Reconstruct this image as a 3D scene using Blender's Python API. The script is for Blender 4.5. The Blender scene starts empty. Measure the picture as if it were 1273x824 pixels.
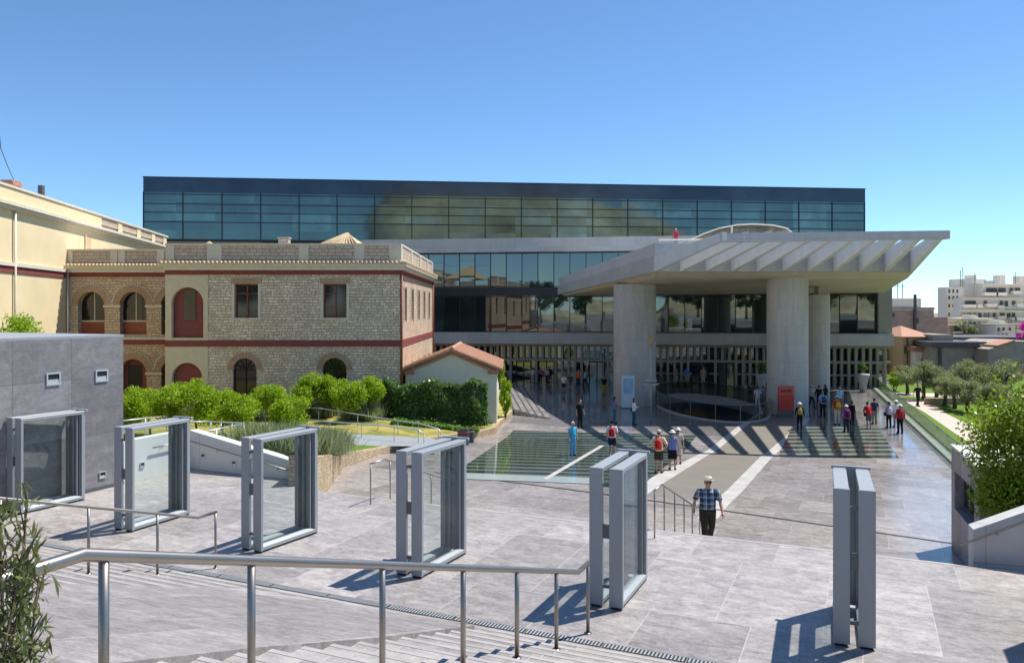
import bpy, bmesh, math, random
import numpy as np
from mathutils import Vector, Matrix

random.seed(7)
NR = np.random.default_rng(11)
S = bpy.context.scene
COL = S.collection
R = math.radians

# ------------------------------------------------------------------ survey of the place
F, CX, HY, EYE = 980.0, 636.5, 385.0, 4.8
TH = R(24.0)
US = Vector((math.cos(TH), -math.sin(TH), 0))     # along the row of gates
VS = Vector((math.sin(TH), math.cos(TH), 0))      # away from the street, down to the plaza

def uv2w(u, v, z=0.0):
    p = US * u + VS * v
    return Vector((p.x, p.y, z))
def vof(x, y): return x * VS.x + y * VS.y
def uof(x, y): return x * US.x + y * US.y
def zg(x, y):
    v = vof(x, y)
    pts = ((10.7, 0), (17.0, 0), (21.0, -1.4), (26.0, -1.5), (42.0, -2.6))
    if v <= 10.7: return 0.0
    for (a, za), (b, zb) in zip(pts, pts[1:]):
        if v <= b: return za + (zb - za) * (v - a) / (b - a)
    return -2.6
def at(px, py, d): return Vector(((px - CX) / F * d, d, EYE - (py - HY) / F * d))
def onz(px, py, z):
    d = (EYE - z) * F / (py - HY)
    return Vector(((px - CX) / F * d, d, z))
def gnd(px, py):
    d = 8.0
    while d < 150:
        p = at(px, py, d)
        if p.z <= zg(p.x, p.y): break
        d += 0.05
    p.z = zg(p.x, p.y)
    return p

# ------------------------------------------------------------------ materials
def new_mat(name):
    m = bpy.data.materials.new(name); m.use_nodes = True
    nt = m.node_tree; nt.nodes.clear()
    out = nt.nodes.new('ShaderNodeOutputMaterial')
    return m, nt, out
def N(nt, t, ins=None, **kw):
    n = nt.nodes.new(t)
    for k, v in kw.items(): setattr(n, k, v)
    if ins:
        for k, v in ins.items():
            s = n.inputs[k]
            if hasattr(v, 'is_output'): nt.links.new(v, s)
            else: s.default_value = v
    return n
def c4(c): return (c[0], c[1], c[2], 1.0)
def mixc(nt, f, a, b, mode='MIX'):
    n = nt.nodes.new('ShaderNodeMix'); n.data_type = 'RGBA'; n.blend_type = mode
    for i, v in ((0, f), (6, a), (7, b)):
        if hasattr(v, 'is_output'): nt.links.new(v, n.inputs[i])
        else: n.inputs[i].default_value = v if i == 0 else c4(v)
    return n.outputs[2]
def ramp(nt, f, *stops):
    n = nt.nodes.new('ShaderNodeValToRGB')
    e = n.color_ramp.elements
    while len(e) < len(stops): e.new(0.5)
    for el, (p, c) in zip(e, stops): el.position = p; el.color = c4(c) if not isinstance(c, float) else (c, c, c, 1)
    nt.links.new(f, n.inputs[0])
    return n.outputs[0]
def noise(nt, vec, scale, detail=5, rough=0.6, dist=0.0):
    return N(nt, 'ShaderNodeTexNoise', {'Vector': vec, 'Scale': scale, 'Detail': detail, 'Roughness': rough, 'Distortion': dist}).outputs[0]
def coords(nt, kind='Object', scale=(1, 1, 1), rot=(0, 0, 0)):
    tc = N(nt, 'ShaderNodeTexCoord')
    mp = N(nt, 'ShaderNodeMapping', {'Vector': tc.outputs[kind], 'Scale': scale, 'Rotation': rot})
    return mp.outputs[0]
def bsdf(nt, out, col, rough=0.6, metal=0.0, spec=0.5, normal=None, **kw):
    ins = {'Base Color': col if hasattr(col, 'is_output') else c4(col), 'Roughness': rough, 'Metallic': metal, 'Specular IOR Level': spec}
    if normal is not None: ins['Normal'] = normal
    ins.update(kw)
    b = N(nt, 'ShaderNodeBsdfPrincipled', ins)
    nt.links.new(b.outputs[0], out.inputs[0])
    return b
def bump(nt, h, strength=0.3, dist=0.02):
    return N(nt, 'ShaderNodeBump', {'Height': h, 'Strength': strength, 'Distance': dist}).outputs[0]

def simple(name, col, rough=0.6, metal=0.0, var=0.12, scale=3.0, spec=0.5, bmp=0.1, fine=40):
    m, nt, out = new_mat(name)
    v = coords(nt)
    a = noise(nt, v, scale); b = noise(nt, v, fine, 3)
    lo = [x * (1 - var * 1.6) for x in col]; hi = [min(1, x * (1 + var * 1.6)) for x in col]
    c = ramp(nt, a, (0.25, lo), (0.75, hi))
    c = mixc(nt, 0.25, c, ramp(nt, b, (0.3, [x * (1 - var) for x in col]), (0.7, [min(1, x * (1 + var)) for x in col])))
    bsdf(nt, out, c, rough, metal, spec, bump(nt, b, bmp, 0.01) if bmp else None)
    return m

def mat_marble(name, lo, hi, tile=(1.7, 1.15), rough=0.38, offset=0.5, joint=(0.52, 0.5, 0.49), jsize=0.012, kind='Object', rot=TH, vein=0.5, jmix=0.4):
    m, nt, out = new_mat(name)
    if kind == 'Object': v = coords(nt, 'Object', rot=(0, 0, rot))
    else: v = coords(nt, 'UV')
    st = N(nt, 'ShaderNodeMapping', {'Vector': v, 'Scale': (0.75, 2.1, 1.5), 'Rotation': (0, 0, 0.5)}).outputs[0]
    br = N(nt, 'ShaderNodeTexBrick', {'Vector': v, 'Color1': (0, 0, 0, 1), 'Color2': (1, 1, 1, 1), 'Mortar': (.5, .5, .5, 1), 'Scale': 1.0,
           'Mortar Size': jsize, 'Mortar Smooth': 0.1, 'Bias': 0.0, 'Brick Width': tile[0], 'Row Height': tile[1]}, offset=offset)
    tilec = br.outputs[0]; joints = br.outputs[1]
    # shift the veins from one slab to the next
    sh = N(nt, 'ShaderNodeVectorMath', {0: st, 1: N(nt, 'ShaderNodeVectorMath', {0: tilec, 1: (13.0, 7.0, 5.0)}, operation='MULTIPLY').outputs[0]}, operation='ADD').outputs[0]
    n1 = noise(nt, sh, 1.5, 9, 0.68, 1.2)
    n2 = noise(nt, sh, 6.0, 9, 0.75, 2.0)
    big = noise(nt, v, 0.16, 4, 0.6)
    c = ramp(nt, n1, (0.28, lo), (0.55, [(a + b) / 2 for a, b in zip(lo, hi)]), (0.8, hi))
    n3 = noise(nt, v, 3.3, 10, 0.78, 0.8)
    c = mixc(nt, 0.8, c, ramp(nt, n3, (0.32, (0.68, 0.67, 0.69)), (0.50, (0.97, 0.96, 0.95)), (0.66, (1.32, 1.30, 1.25))), 'MULTIPLY')
    n4 = noise(nt, v, 11.0, 8, 0.8, 1.5)
    c = mixc(nt, 0.5, c, ramp(nt, n4, (0.35, (0.78, 0.78, 0.79)), (0.65, (1.22, 1.21, 1.2))), 'MULTIPLY')
    vn = ramp(nt, n2, (0.52, 0.0), (0.57, 0.75), (0.62, 0.0))
    c = mixc(nt, N(nt, 'ShaderNodeMath', {0: vn, 1: vein}, operation='MULTIPLY').outputs[0], c, [min(1, x * 1.35) for x in hi])
    tv = ramp(nt, tilec, (0.0, 0.76), (1.0, 1.10))
    c = mixc(nt, 1.0, c, tv, 'MULTIPLY')
    c = mixc(nt, 1.0, c, ramp(nt, big, (0.3, (0.88, 0.87, 0.9)), (0.7, (1.06, 1.03, 1.0))), 'MULTIPLY')
    c = mixc(nt, N(nt, 'ShaderNodeMath', {0: joints, 1: jmix}, operation='MULTIPLY').outputs[0], c, joint)
    rg = N(nt, 'ShaderNodeMapRange', {0: n1, 1: 0.3, 2: 0.7, 3: rough - 0.08, 4: rough + 0.12}).outputs[0]
    bsdf(nt, out, c, rg, 0, 0.5, bump(nt, n2, 0.12, 0.006))
    return m

def mat_masonry(name, c1, c2, mortar, bw=0.36, bh=0.19, ms=0.02, distort=0.05, bmp=0.7, rough=0.85):
    m, nt, out = new_mat(name)
    v = coords(nt, 'UV')
    d = N(nt, 'ShaderNodeTexNoise', {'Vector': v, 'Scale': 2.2, 'Detail': 3})
    off = N(nt, 'ShaderNodeVectorMath', {0: N(nt, 'ShaderNodeVectorMath', {0: d.outputs[1], 1: (0.5, 0.5, 0.5)}, operation='SUBTRACT').outputs[0], 1: (distort * 3.2, distort * 1.6, 0)}, operation='MULTIPLY').outputs[0]
    v2 = N(nt, 'ShaderNodeVectorMath', {0: v, 1: off}, operation='ADD').outputs[0]
    br = N(nt, 'ShaderNodeTexBrick', {'Vector': v2, 'Color1': (0, 0, 0, 1), 'Color2': (1, 1, 1, 1), 'Mortar': (0.5, 0.5, 0.5, 1), 'Scale': 1.0,
           'Mortar Size': ms, 'Mortar Smooth': 0.25, 'Bias': 0.0, 'Brick Width': bw, 'Row Height': bh}, offset=0.5, squash=0.8, squash_frequency=3)
    g = noise(nt, v, 9.0, 6, 0.7); big = noise(nt, v, 0.5, 4)
    c = mixc(nt, br.outputs[0], c1, c2)
    c = mixc(nt, 0.45, c, ramp(nt, g, (0.3, [x * 0.55 for x in c1]), (0.7, [min(1, x * 1.15) for x in c2])))
    c = mixc(nt, 1.0, c, ramp(nt, big, (0.3, 0.82), (0.7, 1.1)), 'MULTIPLY')
    c = mixc(nt, br.outputs[1], c, mortar)
    hgt = N(nt, 'ShaderNodeMath', {0: N(nt, 'ShaderNodeMath', {0: 1.0, 1: br.outputs[1]}, operation='SUBTRACT').outputs[0], 1: N(nt, 'ShaderNodeMath', {0: g, 1: 0.5}, operation='MULTIPLY').outputs[0]}, operation='ADD').outputs[0]
    bsdf(nt, out, c, rough, 0, 0.3, bump(nt, hgt, bmp, 0.03))
    return m

def mat_concrete(name, col, rough=0.75, board=True, streak=0.14):
    m, nt, out = new_mat(name)
    v = coords(nt, 'UV')
    vs = N(nt, 'ShaderNodeMapping', {'Vector': v, 'Scale': (2.2, 0.18, 1)}).outputs[0]
    a = noise(nt, vs, 1.6, 6, 0.65); b = noise(nt, v, 0.7, 6, 0.7); f = noise(nt, v, 25, 3)
    c = ramp(nt, a, (0.25, [x * (1 - streak) for x in col]), (0.75, [min(1, x * (1 + streak)) for x in col]))
    c = mixc(nt, 0.5, c, ramp(nt, b, (0.3, [x * (1 - streak) for x in col]), (0.7, [min(1, x * (1 + streak)) for x in col])))
    if board:
        w = N(nt, 'ShaderNodeTexBrick', {'Vector': v, 'Color1': (1, 1, 1, 1), 'Color2': (.89, .89, .885, 1), 'Mortar': (.62, .62, .61, 1), 'Scale': 1.0,
              'Mortar Size': 0.008, 'Brick Width': 2.4, 'Row Height': 1.25}, offset=0.0)
        c = mixc(nt, 1.0, c, w.outputs[0], 'MULTIPLY')
    bsdf(nt, out, c, rough, 0, 0.35, bump(nt, f, 0.12, 0.01))
    return m

def mat_pane(name, tint=(0.86, 0.91, 0.9), refl=0.08, ior=1.45):
    m, nt, out = new_mat(name)
    tr = N(nt, 'ShaderNodeBsdfTransparent', {'Color': c4(tint)})
    gl = N(nt, 'ShaderNodeBsdfGlossy', {'Color': (0.9, 0.95, 0.95, 1), 'Roughness': 0.02})
    lw = N(nt, 'ShaderNodeLayerWeight', {'Blend': 0.5})
    pw = N(nt, 'ShaderNodeMath', {0: lw.outputs['Facing'], 1: 5.0}, operation='POWER')
    f0 = ((ior - 1) / (ior + 1)) ** 2 + refl
    f = N(nt, 'ShaderNodeMath', {0: N(nt, 'ShaderNodeMath', {0: pw.outputs[0], 1: 0.8}, operation='MULTIPLY').outputs[0], 1: f0}, operation='ADD', use_clamp=True)
    mx = N(nt, 'ShaderNodeMixShader', {0: f.outputs[0], 1: tr.outputs[0], 2: gl.outputs[0]})
    nt.links.new(mx.outputs[0], out.inputs[0])
    return m

def mat_window(name, base=(0.012, 0.02, 0.022), ior=2.1, rough=0.02, wav=0.0015, tint=(1, 1, 1), cell=None):
    """dark glazing of an unlit room: reflects what stands before it; every pane sits a hair out of true"""
    m, nt, out = new_mat(name)
    v = coords(nt, 'Object')
    n = noise(nt, v, 0.35, 2); g = noise(nt, v, 0.22, 3)
    c = ramp(nt, g, (0.35, [x * 0.5 for x in base]), (0.7, [x * 1.7 for x in base]))
    nrm = bump(nt, n, 0.06, wav * 12)
    if cell:
        u0, w, v0, h = cell
        s = N(nt, 'ShaderNodeSeparateXYZ', {0: coords(nt, 'UV')})
        def idx(o, a, b):
            d = N(nt, 'ShaderNodeMath', {0: N(nt, 'ShaderNodeMath', {0: o, 1: a}, operation='SUBTRACT').outputs[0], 1: b}, operation='DIVIDE').outputs[0]
            return N(nt, 'ShaderNodeMath', {0: d}, operation='FLOOR').outputs[0]
        cv = N(nt, 'ShaderNodeCombineXYZ', {0: idx(s.outputs[0], u0, w), 1: idx(s.outputs[1], v0, h), 2: 0.5})
        wn = N(nt, 'ShaderNodeTexWhiteNoise', {'Vector': cv.outputs[0]}, noise_dimensions='3D')
        tilt = N(nt, 'ShaderNodeVectorMath', {0: N(nt, 'ShaderNodeVectorMath', {0: wn.outputs[1], 1: (0.5, 0.5, 0.5)}, operation='SUBTRACT').outputs[0], 1: (0.016, 0.016, 0.012)}, operation='MULTIPLY').outputs[0]
        nrm = N(nt, 'ShaderNodeVectorMath', {0: N(nt, 'ShaderNodeVectorMath', {0: nrm, 1: tilt}, operation='ADD').outputs[0]}, operation='NORMALIZE').outputs[0]
        c = mixc(nt, 1.0, c, ramp(nt, wn.outputs[0], (0.0, 0.55), (0.75, 1.15), (1.0, 2.3)), 'MULTIPLY')
    bsdf(nt, out, c, rough, 0, 0.5, nrm, **{'IOR': ior, 'Specular Tint': c4(tint)})
    return m

def mat_leaf(name, lo, hi, trans=0.35, rough=0.5):
    m, nt, out = new_mat(name)
    g = N(nt, 'ShaderNodeNewGeometry')
    v = coords(nt, 'Object')
    big = noise(nt, v, 1.3, 3)
    f = N(nt, 'ShaderNodeMath', {0: N(nt, 'ShaderNodeMath', {0: g.outputs['Random Per Island'], 1: 0.6}, operation='MULTIPLY').outputs[0], 1: N(nt, 'ShaderNodeMath', {0: big, 1: 0.62}, operation='MULTIPLY').outputs[0]}, operation='ADD').outputs[0]
    c = ramp(nt, f, (0.1, lo), (0.9, hi))
    p = N(nt, 'ShaderNodeBsdfPrincipled', {'Base Color': c, 'Roughness': rough, 'Specular IOR Level': 0.35})
    t = N(nt, 'ShaderNodeBsdfTranslucent', {'Color': mixc(nt, 0.5, c, (hi[0] * 1.3, hi[1] * 1.25, hi[2] * 0.5))})
    mx = N(nt, 'ShaderNodeMixShader', {0: trans, 1: p.outputs[0], 2: t.outputs[0]})
    nt.links.new(mx.outputs[0], out.inputs[0])
    return m

def mat_stripes(name, lo, hi, period, width, axis=1, rough=0.06, rot=0.0):
    """glass floor: frosted glass beams and clear strips"""
    m, nt, out = new_mat(name)
    v = coords(nt, 'Object', rot=(0, 0, rot))
    s = N(nt, 'ShaderNodeSeparateXYZ', {0: v})
    q = N(nt, 'ShaderNodeMath', {0: s.outputs[axis], 1: period}, operation='DIVIDE').outputs[0]
    fr = N(nt, 'ShaderNodeMath', {0: q}, operation='FRACT').outputs[0]
    on = N(nt, 'ShaderNodeMath', {0: fr, 1: width}, operation='LESS_THAN').outputs[0]
    g = noise(nt, v, 0.8, 5, 0.7)
    q2 = N(nt, 'ShaderNodeMath', {0: s.outputs[1 - axis], 1: 0.55}, operation='DIVIDE').outputs[0]
    dot = N(nt, 'ShaderNodeMath', {0: N(nt, 'ShaderNodeMath', {0: q2}, operation='FRACT').outputs[0], 1: 0.16}, operation='LESS_THAN').outputs[0]
    fr2 = N(nt, 'ShaderNodeMath', {0: N(nt, 'ShaderNodeMath', {0: fr, 1: 0.8}, operation='SUBTRACT').outputs[0]}, operation='ABSOLUTE').outputs[0]
    dd = N(nt, 'ShaderNodeMath', {0: dot, 1: N(nt, 'ShaderNodeMath', {0: fr2, 1: 0.07}, operation='LESS_THAN').outputs[0]}, operation='MULTIPLY').outputs[0]
    dark = mixc(nt, dd, ramp(nt, g, (0.3, [x * 0.7 for x in lo]), (0.7, [x * 1.5 for x in lo])), [x * 0.25 for x in lo])
    c = mixc(nt, on, dark, ramp(nt, g, (0.3, [x * 0.75 for x in hi]), (0.7, hi)))
    bsdf(nt, out, c, rough, 0, 0.5, **{'IOR': 1.5})
    return m

def mat_plaid(name):
    m, nt, out = new_mat(name)
    v = coords(nt, 'Object')
    s = N(nt, 'ShaderNodeSeparateXYZ', {0: v})
    def band(i, period, w, sh):
        a = N(nt, 'ShaderNodeMath', {0: N(nt, 'ShaderNodeMath', {0: s.outputs[i], 1: sh}, operation='ADD').outputs[0], 1: period}, operation='DIVIDE').outputs[0]
        return N(nt, 'ShaderNodeMath', {0: N(nt, 'ShaderNodeMath', {0: a}, operation='FRACT').outputs[0], 1: w}, operation='LESS_THAN').outputs[0]
    c = mixc(nt, N(nt, 'ShaderNodeMath', {0: band(0, 0.15, 0.5, 0.04), 1: 0.75}, operation='MULTIPLY').outputs[0], (0.20, 0.29, 0.38), (0.010, 0.018, 0.045))
    c = mixc(nt, N(nt, 'ShaderNodeMath', {0: band(2, 0.15, 0.5, 0.0), 1: 0.65}, operation='MULTIPLY').outputs[0], c, (0.015, 0.03, 0.07))
    c = mixc(nt, N(nt, 'ShaderNodeMath', {0: band(0, 0.15, 0.08, 0.105), 1: 0.7}, operation='MULTIPLY').outputs[0], c, (0.55, 0.62, 0.66))
    c = mixc(nt, N(nt, 'ShaderNodeMath', {0: band(2, 0.15, 0.08, 0.06), 1: 0.7}, operation='MULTIPLY').outputs[0], c, (0.55, 0.62, 0.66))
    bsdf(nt, out, c, 0.85, 0, 0.2)
    return m

def mat_grass(name, lo, hi, dry=None):
    m, nt, out = new_mat(name)
    v = coords(nt)
    a = noise(nt, v, 0.6, 6, 0.7); b = noise(nt, v, 14, 5, 0.8)
    c = ramp(nt, b, (0.3, lo), (0.7, hi))
    if dry: c = mixc(nt, ramp(nt, a, (0.42, 0.0), (0.6, 1.0)), c, dry)
    bsdf(nt, out, c, 0.9, 0, 0.15, bump(nt, b, 0.8, 0.05))
    return m

M = {}
_fa = R(8.0); _k = (330 - CX) / F
_s0 = (_k * 80.7 - 0.3) / (math.cos(_fa) + _k * math.sin(_fa))
FACU = (0.3 - 10) * math.cos(_fa) - (80.7 - 80) * math.sin(_fa) + _s0
M['paving'] = mat_marble('grey_marble_paving', (0.225, 0.205, 0.198), (0.45, 0.42, 0.40), rough=0.20, tile=(1.25, 1.9), offset=0.5, jsize=0.008, jmix=0.3)
M['polished'] = mat_marble('polished_marble_shade_toned', (0.14, 0.135, 0.14), (0.34, 0.325, 0.325), rough=0.09, tile=(1.25, 1.9), jsize=0.008, jmix=0.25)  # same stone as the paving; canopy shade and dark reflections darken its colour
M['landing'] = mat_marble('landing_marble', (0.215, 0.20, 0.195), (0.45, 0.425, 0.405), tile=(1.55, 3.1), rough=0.42, vein=0.6, offset=0.35, jsize=0.008, jmix=0.42)
M['stair'] = mat_marble('stair_marble', (0.225, 0.207, 0.20), (0.43, 0.405, 0.385), tile=(2.4, 4.0), rough=0.5, vein=0.45)
M['nosing'] = simple('white_marble_nosing', (0.36, 0.338, 0.312), 0.5, var=0.2, scale=1.5)
M['border'] = simple('pale_stone_border', (0.44, 0.42, 0.395), 0.45, var=0.16, scale=1.2)
M['brown_strip'] = simple('brown_stone_strip', (0.175, 0.155, 0.125), 0.55, var=0.08, scale=1.0, fine=60)
M['clad'] = mat_marble('dark_grey_cladding', (0.18, 0.178, 0.182), (0.31, 0.305, 0.305), tile=(1.55, 1.5), rough=0.55, offset=0.0, joint=(0.03, 0.03, 0.03), kind='UV', vein=0.35)
M['kiosk'] = mat_marble('pinkish_kiosk_stone', (0.30, 0.262, 0.252), (0.46, 0.41, 0.395), tile=(0.5, 3.0), rough=0.6, offset=0.0, joint=(0.15, 0.14, 0.14), jsize=0.006, kind='UV', vein=0.1)
M['white_conc'] = mat_concrete('white_concrete', (0.66, 0.66, 0.62), streak=0.06)
M['conc'] = mat_concrete('fair_faced_concrete', (0.46, 0.455, 0.43))
M['conc_lt'] = mat_concrete('light_concrete', (0.54, 0.535, 0.52), board=True, streak=0.15)
M['conc_col'] = mat_concrete('column_concrete', (0.48, 0.465, 0.43), streak=0.17)
M['fin'] = simple('painted_concrete_fin', (0.66, 0.665, 0.65), 0.6, var=0.08, scale=1.0)
M['soffit'] = mat_concrete('board_marked_soffit', (0.66, 0.60, 0.48), streak=0.10)
M['gate'] = simple('grey_painted_steel', (0.31, 0.335, 0.345), 0.42, 0.1, var=0.03, bmp=0.02)
M['gate_dark'] = simple('dark_grey_steel', (0.10, 0.115, 0.125), 0.4, 0.3, var=0.05)
M['bead'] = simple('mid_grey_bead', (0.19, 0.21, 0.22), 0.4, 0.2, var=0.05)
M['steel'] = simple('brushed_stainless', (0.33, 0.30, 0.265), 0.38, 1.0, var=0.06, fine=120, bmp=0.02)
M['galv'] = simple('galvanised_steel', (0.55, 0.58, 0.6), 0.4, 0.6, var=0.06)
M['pane'] = mat_pane('clear_gate_glass', (0.955, 0.975, 0.97), 0.0, 1.28)
M['bal'] = mat_pane('greenish_balustrade_glass', (0.80, 0.88, 0.78), 0.02, 1.3)
M['pitglass'] = mat_pane('smoked_curved_glass', (0.60, 0.62, 0.60), 0.0, 1.22)
M['gal_glass'] = mat_window('gallery_glazing', (0.036, 0.080, 0.082), 2.05, 0.05, 0.004, (0.82, 1.0, 0.93), (-47.81, 3.8607, 14.55, 0.96))
M['gal_top'] = mat_window('gallery_parapet_glazing', (0.02, 0.03, 0.04), 1.7, 0.12, 0.003, (0.7, 0.85, 1.0))
M['fac_glass'] = mat_window('facade_glazing', (0.014, 0.024, 0.023), 2.3, 0.02, 0.002, (0.9, 1.0, 0.98), (FACU, 1.63, 5.1, 4.6))
M['win'] = mat_window('old_window_glass', (0.015, 0.015, 0.014), 1.6, 0.06, 0.004)
M['mull'] = simple('dark_mullion', (0.02, 0.023, 0.027), 0.4, 0.4, var=0.1)
M['black'] = simple('near_black', (0.008, 0.008, 0.009), 0.6, var=0.1)
M['spandrel'] = simple('dark_spandrel', (0.03, 0.032, 0.032), 0.35, 0.2, var=0.25, scale=0.6)
M['slat'] = mat_concrete('facade_slat_concrete', (0.31, 0.285, 0.235), board=False)
M['stone'] = mat_masonry('rubble_stone', (0.50, 0.39, 0.29), (0.92, 0.79, 0.64), (0.33, 0.245, 0.17), 0.34, 0.175, 0.018, 0.11, 0.7)
M['stone2'] = mat_masonry('warm_rubble_stone', (0.48, 0.345, 0.24), (0.78, 0.62, 0.47), (0.30, 0.21, 0.145), 0.34, 0.175, 0.016, 0.09)
M['panelstone'] = mat_masonry('parapet_panel_stone', (0.52, 0.42, 0.33), (0.66, 0.55, 0.44), (0.32, 0.25, 0.19), 0.5, 0.22)
M['planter_stone'] = mat_masonry('rough_planter_stone', (0.38, 0.27, 0.15), (0.62, 0.50, 0.34), (0.30, 0.21, 0.12), 0.27, 0.12, 0.012, 0.16, 0.9)
M['plaster'] = simple('beige_plaster', (0.60, 0.53, 0.385), 0.85, var=0.07)
M['trim'] = simple('cream_trim', (0.62, 0.57, 0.46), 0.8, var=0.08)
M['yellow'] = simple('yellow_plaster', (0.72, 0.59, 0.36), 0.85, var=0.06, scale=0.6)
M['red'] = simple('oxblood_band', (0.21, 0.048, 0.045), 0.7, var=0.14)
M['redwood'] = simple('red_painted_panel', (0.24, 0.062, 0.03), 0.6, var=0.14)
M['arch'] = mat_masonry('brick_arch', (0.42, 0.25, 0.15), (0.55, 0.38, 0.26), (0.3, 0.22, 0.15), 0.1, 0.3, 0.01, 0.02, 0.4)
M['tile'] = simple('terracotta_tile', (0.43, 0.225, 0.14), 0.8, var=0.28, scale=6)
M['tile_pale'] = simple('weathered_tile', (0.55, 0.42, 0.24), 0.85, var=0.25, scale=8)
M['mint'] = simple('pale_green_plaster', (0.66, 0.66, 0.52), 0.85, var=0.04)
M['brick_bg'] = mat_masonry('old_pink_brick', (0.40, 0.28, 0.24), (0.52, 0.39, 0.34), (0.36, 0.28, 0.25), 0.8, 0.3, 0.02, 0.05, 0.3)
M['bg_white'] = simple('white_render', (0.84, 0.76, 0.64), 0.85, var=0.08)
M['bg_grey'] = simple('grimy_grey_render', (0.36, 0.32, 0.26), 0.9, var=0.2, scale=0.8)
M['bg_orange'] = simple('ochre_render', (0.58, 0.41, 0.22), 0.85, var=0.1)
M['bg_dark'] = simple('dark_opening', (0.085, 0.08, 0.078), 0.5, var=0.3)
M['awning'] = simple('green_awning', (0.25, 0.45, 0.36), 0.8)
M['lawn'] = mat_grass('lawn', (0.06, 0.12, 0.012), (0.16, 0.25, 0.03))
M['drylawn'] = mat_grass('dry_lawn', (0.10, 0.14, 0.02), (0.22, 0.23, 0.06), (0.38, 0.31, 0.10))
M['path'] = simple('pinkish_gravel_path', (0.50, 0.42, 0.36), 0.9, var=0.1, fine=80)
M['asph'] = simple('grey_path', (0.24, 0.26, 0.275), 0.8, var=0.08)
M['earth'] = simple('dry_earth', (0.22, 0.18, 0.12), 0.95, var=0.2)
M['rock'] = simple('limestone_hill', (0.40, 0.365, 0.24), 0.95, var=0.6, scale=0.07, fine=0.4, bmp=0.0)
M['citrus'] = mat_leaf('citrus_leaves', (0.06, 0.15, 0.008), (0.34, 0.50, 0.02), 0.42)
M['olive'] = mat_leaf('olive_leaves', (0.08, 0.115, 0.05), (0.33, 0.37, 0.21), 0.35)
M['ivy'] = mat_leaf('ivy_leaves', (0.018, 0.06, 0.014), (0.16, 0.28, 0.075), 0.28, 0.33)
M['bush'] = mat_leaf('glossy_shrub_leaves', (0.03, 0.09, 0.010), (0.30, 0.40, 0.035), 0.4, 0.33)
M['near'] = mat_leaf('near_shrub_leaves', (0.035, 0.055, 0.015), (0.20, 0.23, 0.09), 0.3, 0.38)
M['lav'] = mat_leaf('lavender_leaves', (0.12, 0.165, 0.08), (0.34, 0.40, 0.23), 0.3, 0.8)
M['magenta'] = mat_leaf('bougainvillea_bracts', (0.4, 0.01, 0.28), (0.75, 0.06, 0.55), 0.4)
M['ground_cover'] = mat_leaf('ground_cover_leaves', (0.03, 0.10, 0.01), (0.14, 0.26, 0.03), 0.25)
M['dark_tree'] = mat_leaf('street_tree_leaves', (0.015, 0.04, 0.008), (0.08, 0.14, 0.025), 0.25)
M['bark'] = simple('bark', (0.10, 0.075, 0.05), 0.95, var=0.3, fine=30, bmp=0.5)
M['gfloor'] = mat_stripes('glass_floor', (0.035, 0.05, 0.044), (0.17, 0.21, 0.175), 1.05, 0.38, 1, 0.07)
M['gfloor2'] = mat_stripes('glass_floor_right', (0.05, 0.06, 0.053), (0.25, 0.275, 0.23), 1.30, 0.42, 1, 0.07)
M['frost'] = simple('frosted_glass_edge', (0.36, 0.42, 0.42), 0.15, var=0.05)
M['poster'] = simple('pale_blue_poster', (0.50, 0.70, 0.78), 0.4, var=0.03)
M['poster2'] = simple('blue_poster_picture', (0.28, 0.50, 0.62), 0.4, var=0.25, scale=2)
M['redsign'] = simple('red_sign', (0.52, 0.035, 0.03), 0.4, var=0.12, scale=1.5)
M['orange_red'] = simple('sign_head', (0.56, 0.09, 0.055), 0.4, var=0.04)
M['maroon'] = simple('sign_lettering', (0.13, 0.02, 0.02), 0.5)
M['ochre'] = simple('ochre_lamp_head', (0.45, 0.28, 0.1), 0.6)
M['bin'] = simple('dark_bin', (0.07, 0.075, 0.08), 0.5, 0.3)
M['plaid'] = mat_plaid('plaid_shirt_cloth')
_cm = {}
def cloth(c):
    k = tuple(round(x, 3) for x in c)
    if k not in _cm: _cm[k] = simple('cloth_%d' % len(_cm), c, 0.85, var=0.12, scale=8, spec=0.2)
    return _cm[k]
SKIN = simple('skin', (0.48, 0.27, 0.19), 0.55, var=0.06)

# ------------------------------------------------------------------ mesh building
MAT4 = {}
def mw(o):
    if o is None: return Matrix.Identity(4)
    return MAT4.get(o.name, Matrix.Identity(4))

def box_uv(me):
    n = len(me.polygons)
    if not n: return
    uvl = me.uv_layers.new(name='UVMap')
    nl = len(me.loops)
    co = np.empty(len(me.vertices) * 3, np.float32); me.vertices.foreach_get('co', co); co = co.reshape(-1, 3)
    vi = np.empty(nl, np.int32); me.loops.foreach_get('vertex_index', vi)
    nor = np.empty(n * 3, np.float32); me.polygons.foreach_get('normal', nor); nor = nor.reshape(-1, 3)
    tot = np.empty(n, np.int32); me.polygons.foreach_get('loop_total', tot)
    pl = np.repeat(nor, tot, axis=0); c = co[vi]
    a = np.abs(pl)
    hor = a[:, 2] > 0.75
    hl = np.sqrt(pl[:, 0] ** 2 + pl[:, 1] ** 2) + 1e-9
    t = np.stack([-pl[:, 1] / hl, pl[:, 0] / hl], 1)
    u = np.where(hor, c[:, 0], c[:, 0] * t[:, 0] + c[:, 1] * t[:, 1])
    v = np.where(hor, c[:, 1], c[:, 2])
    uv = np.stack([u, v], 1).astype(np.float32).ravel()
    uvl.data.foreach_set('uv', uv)

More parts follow.
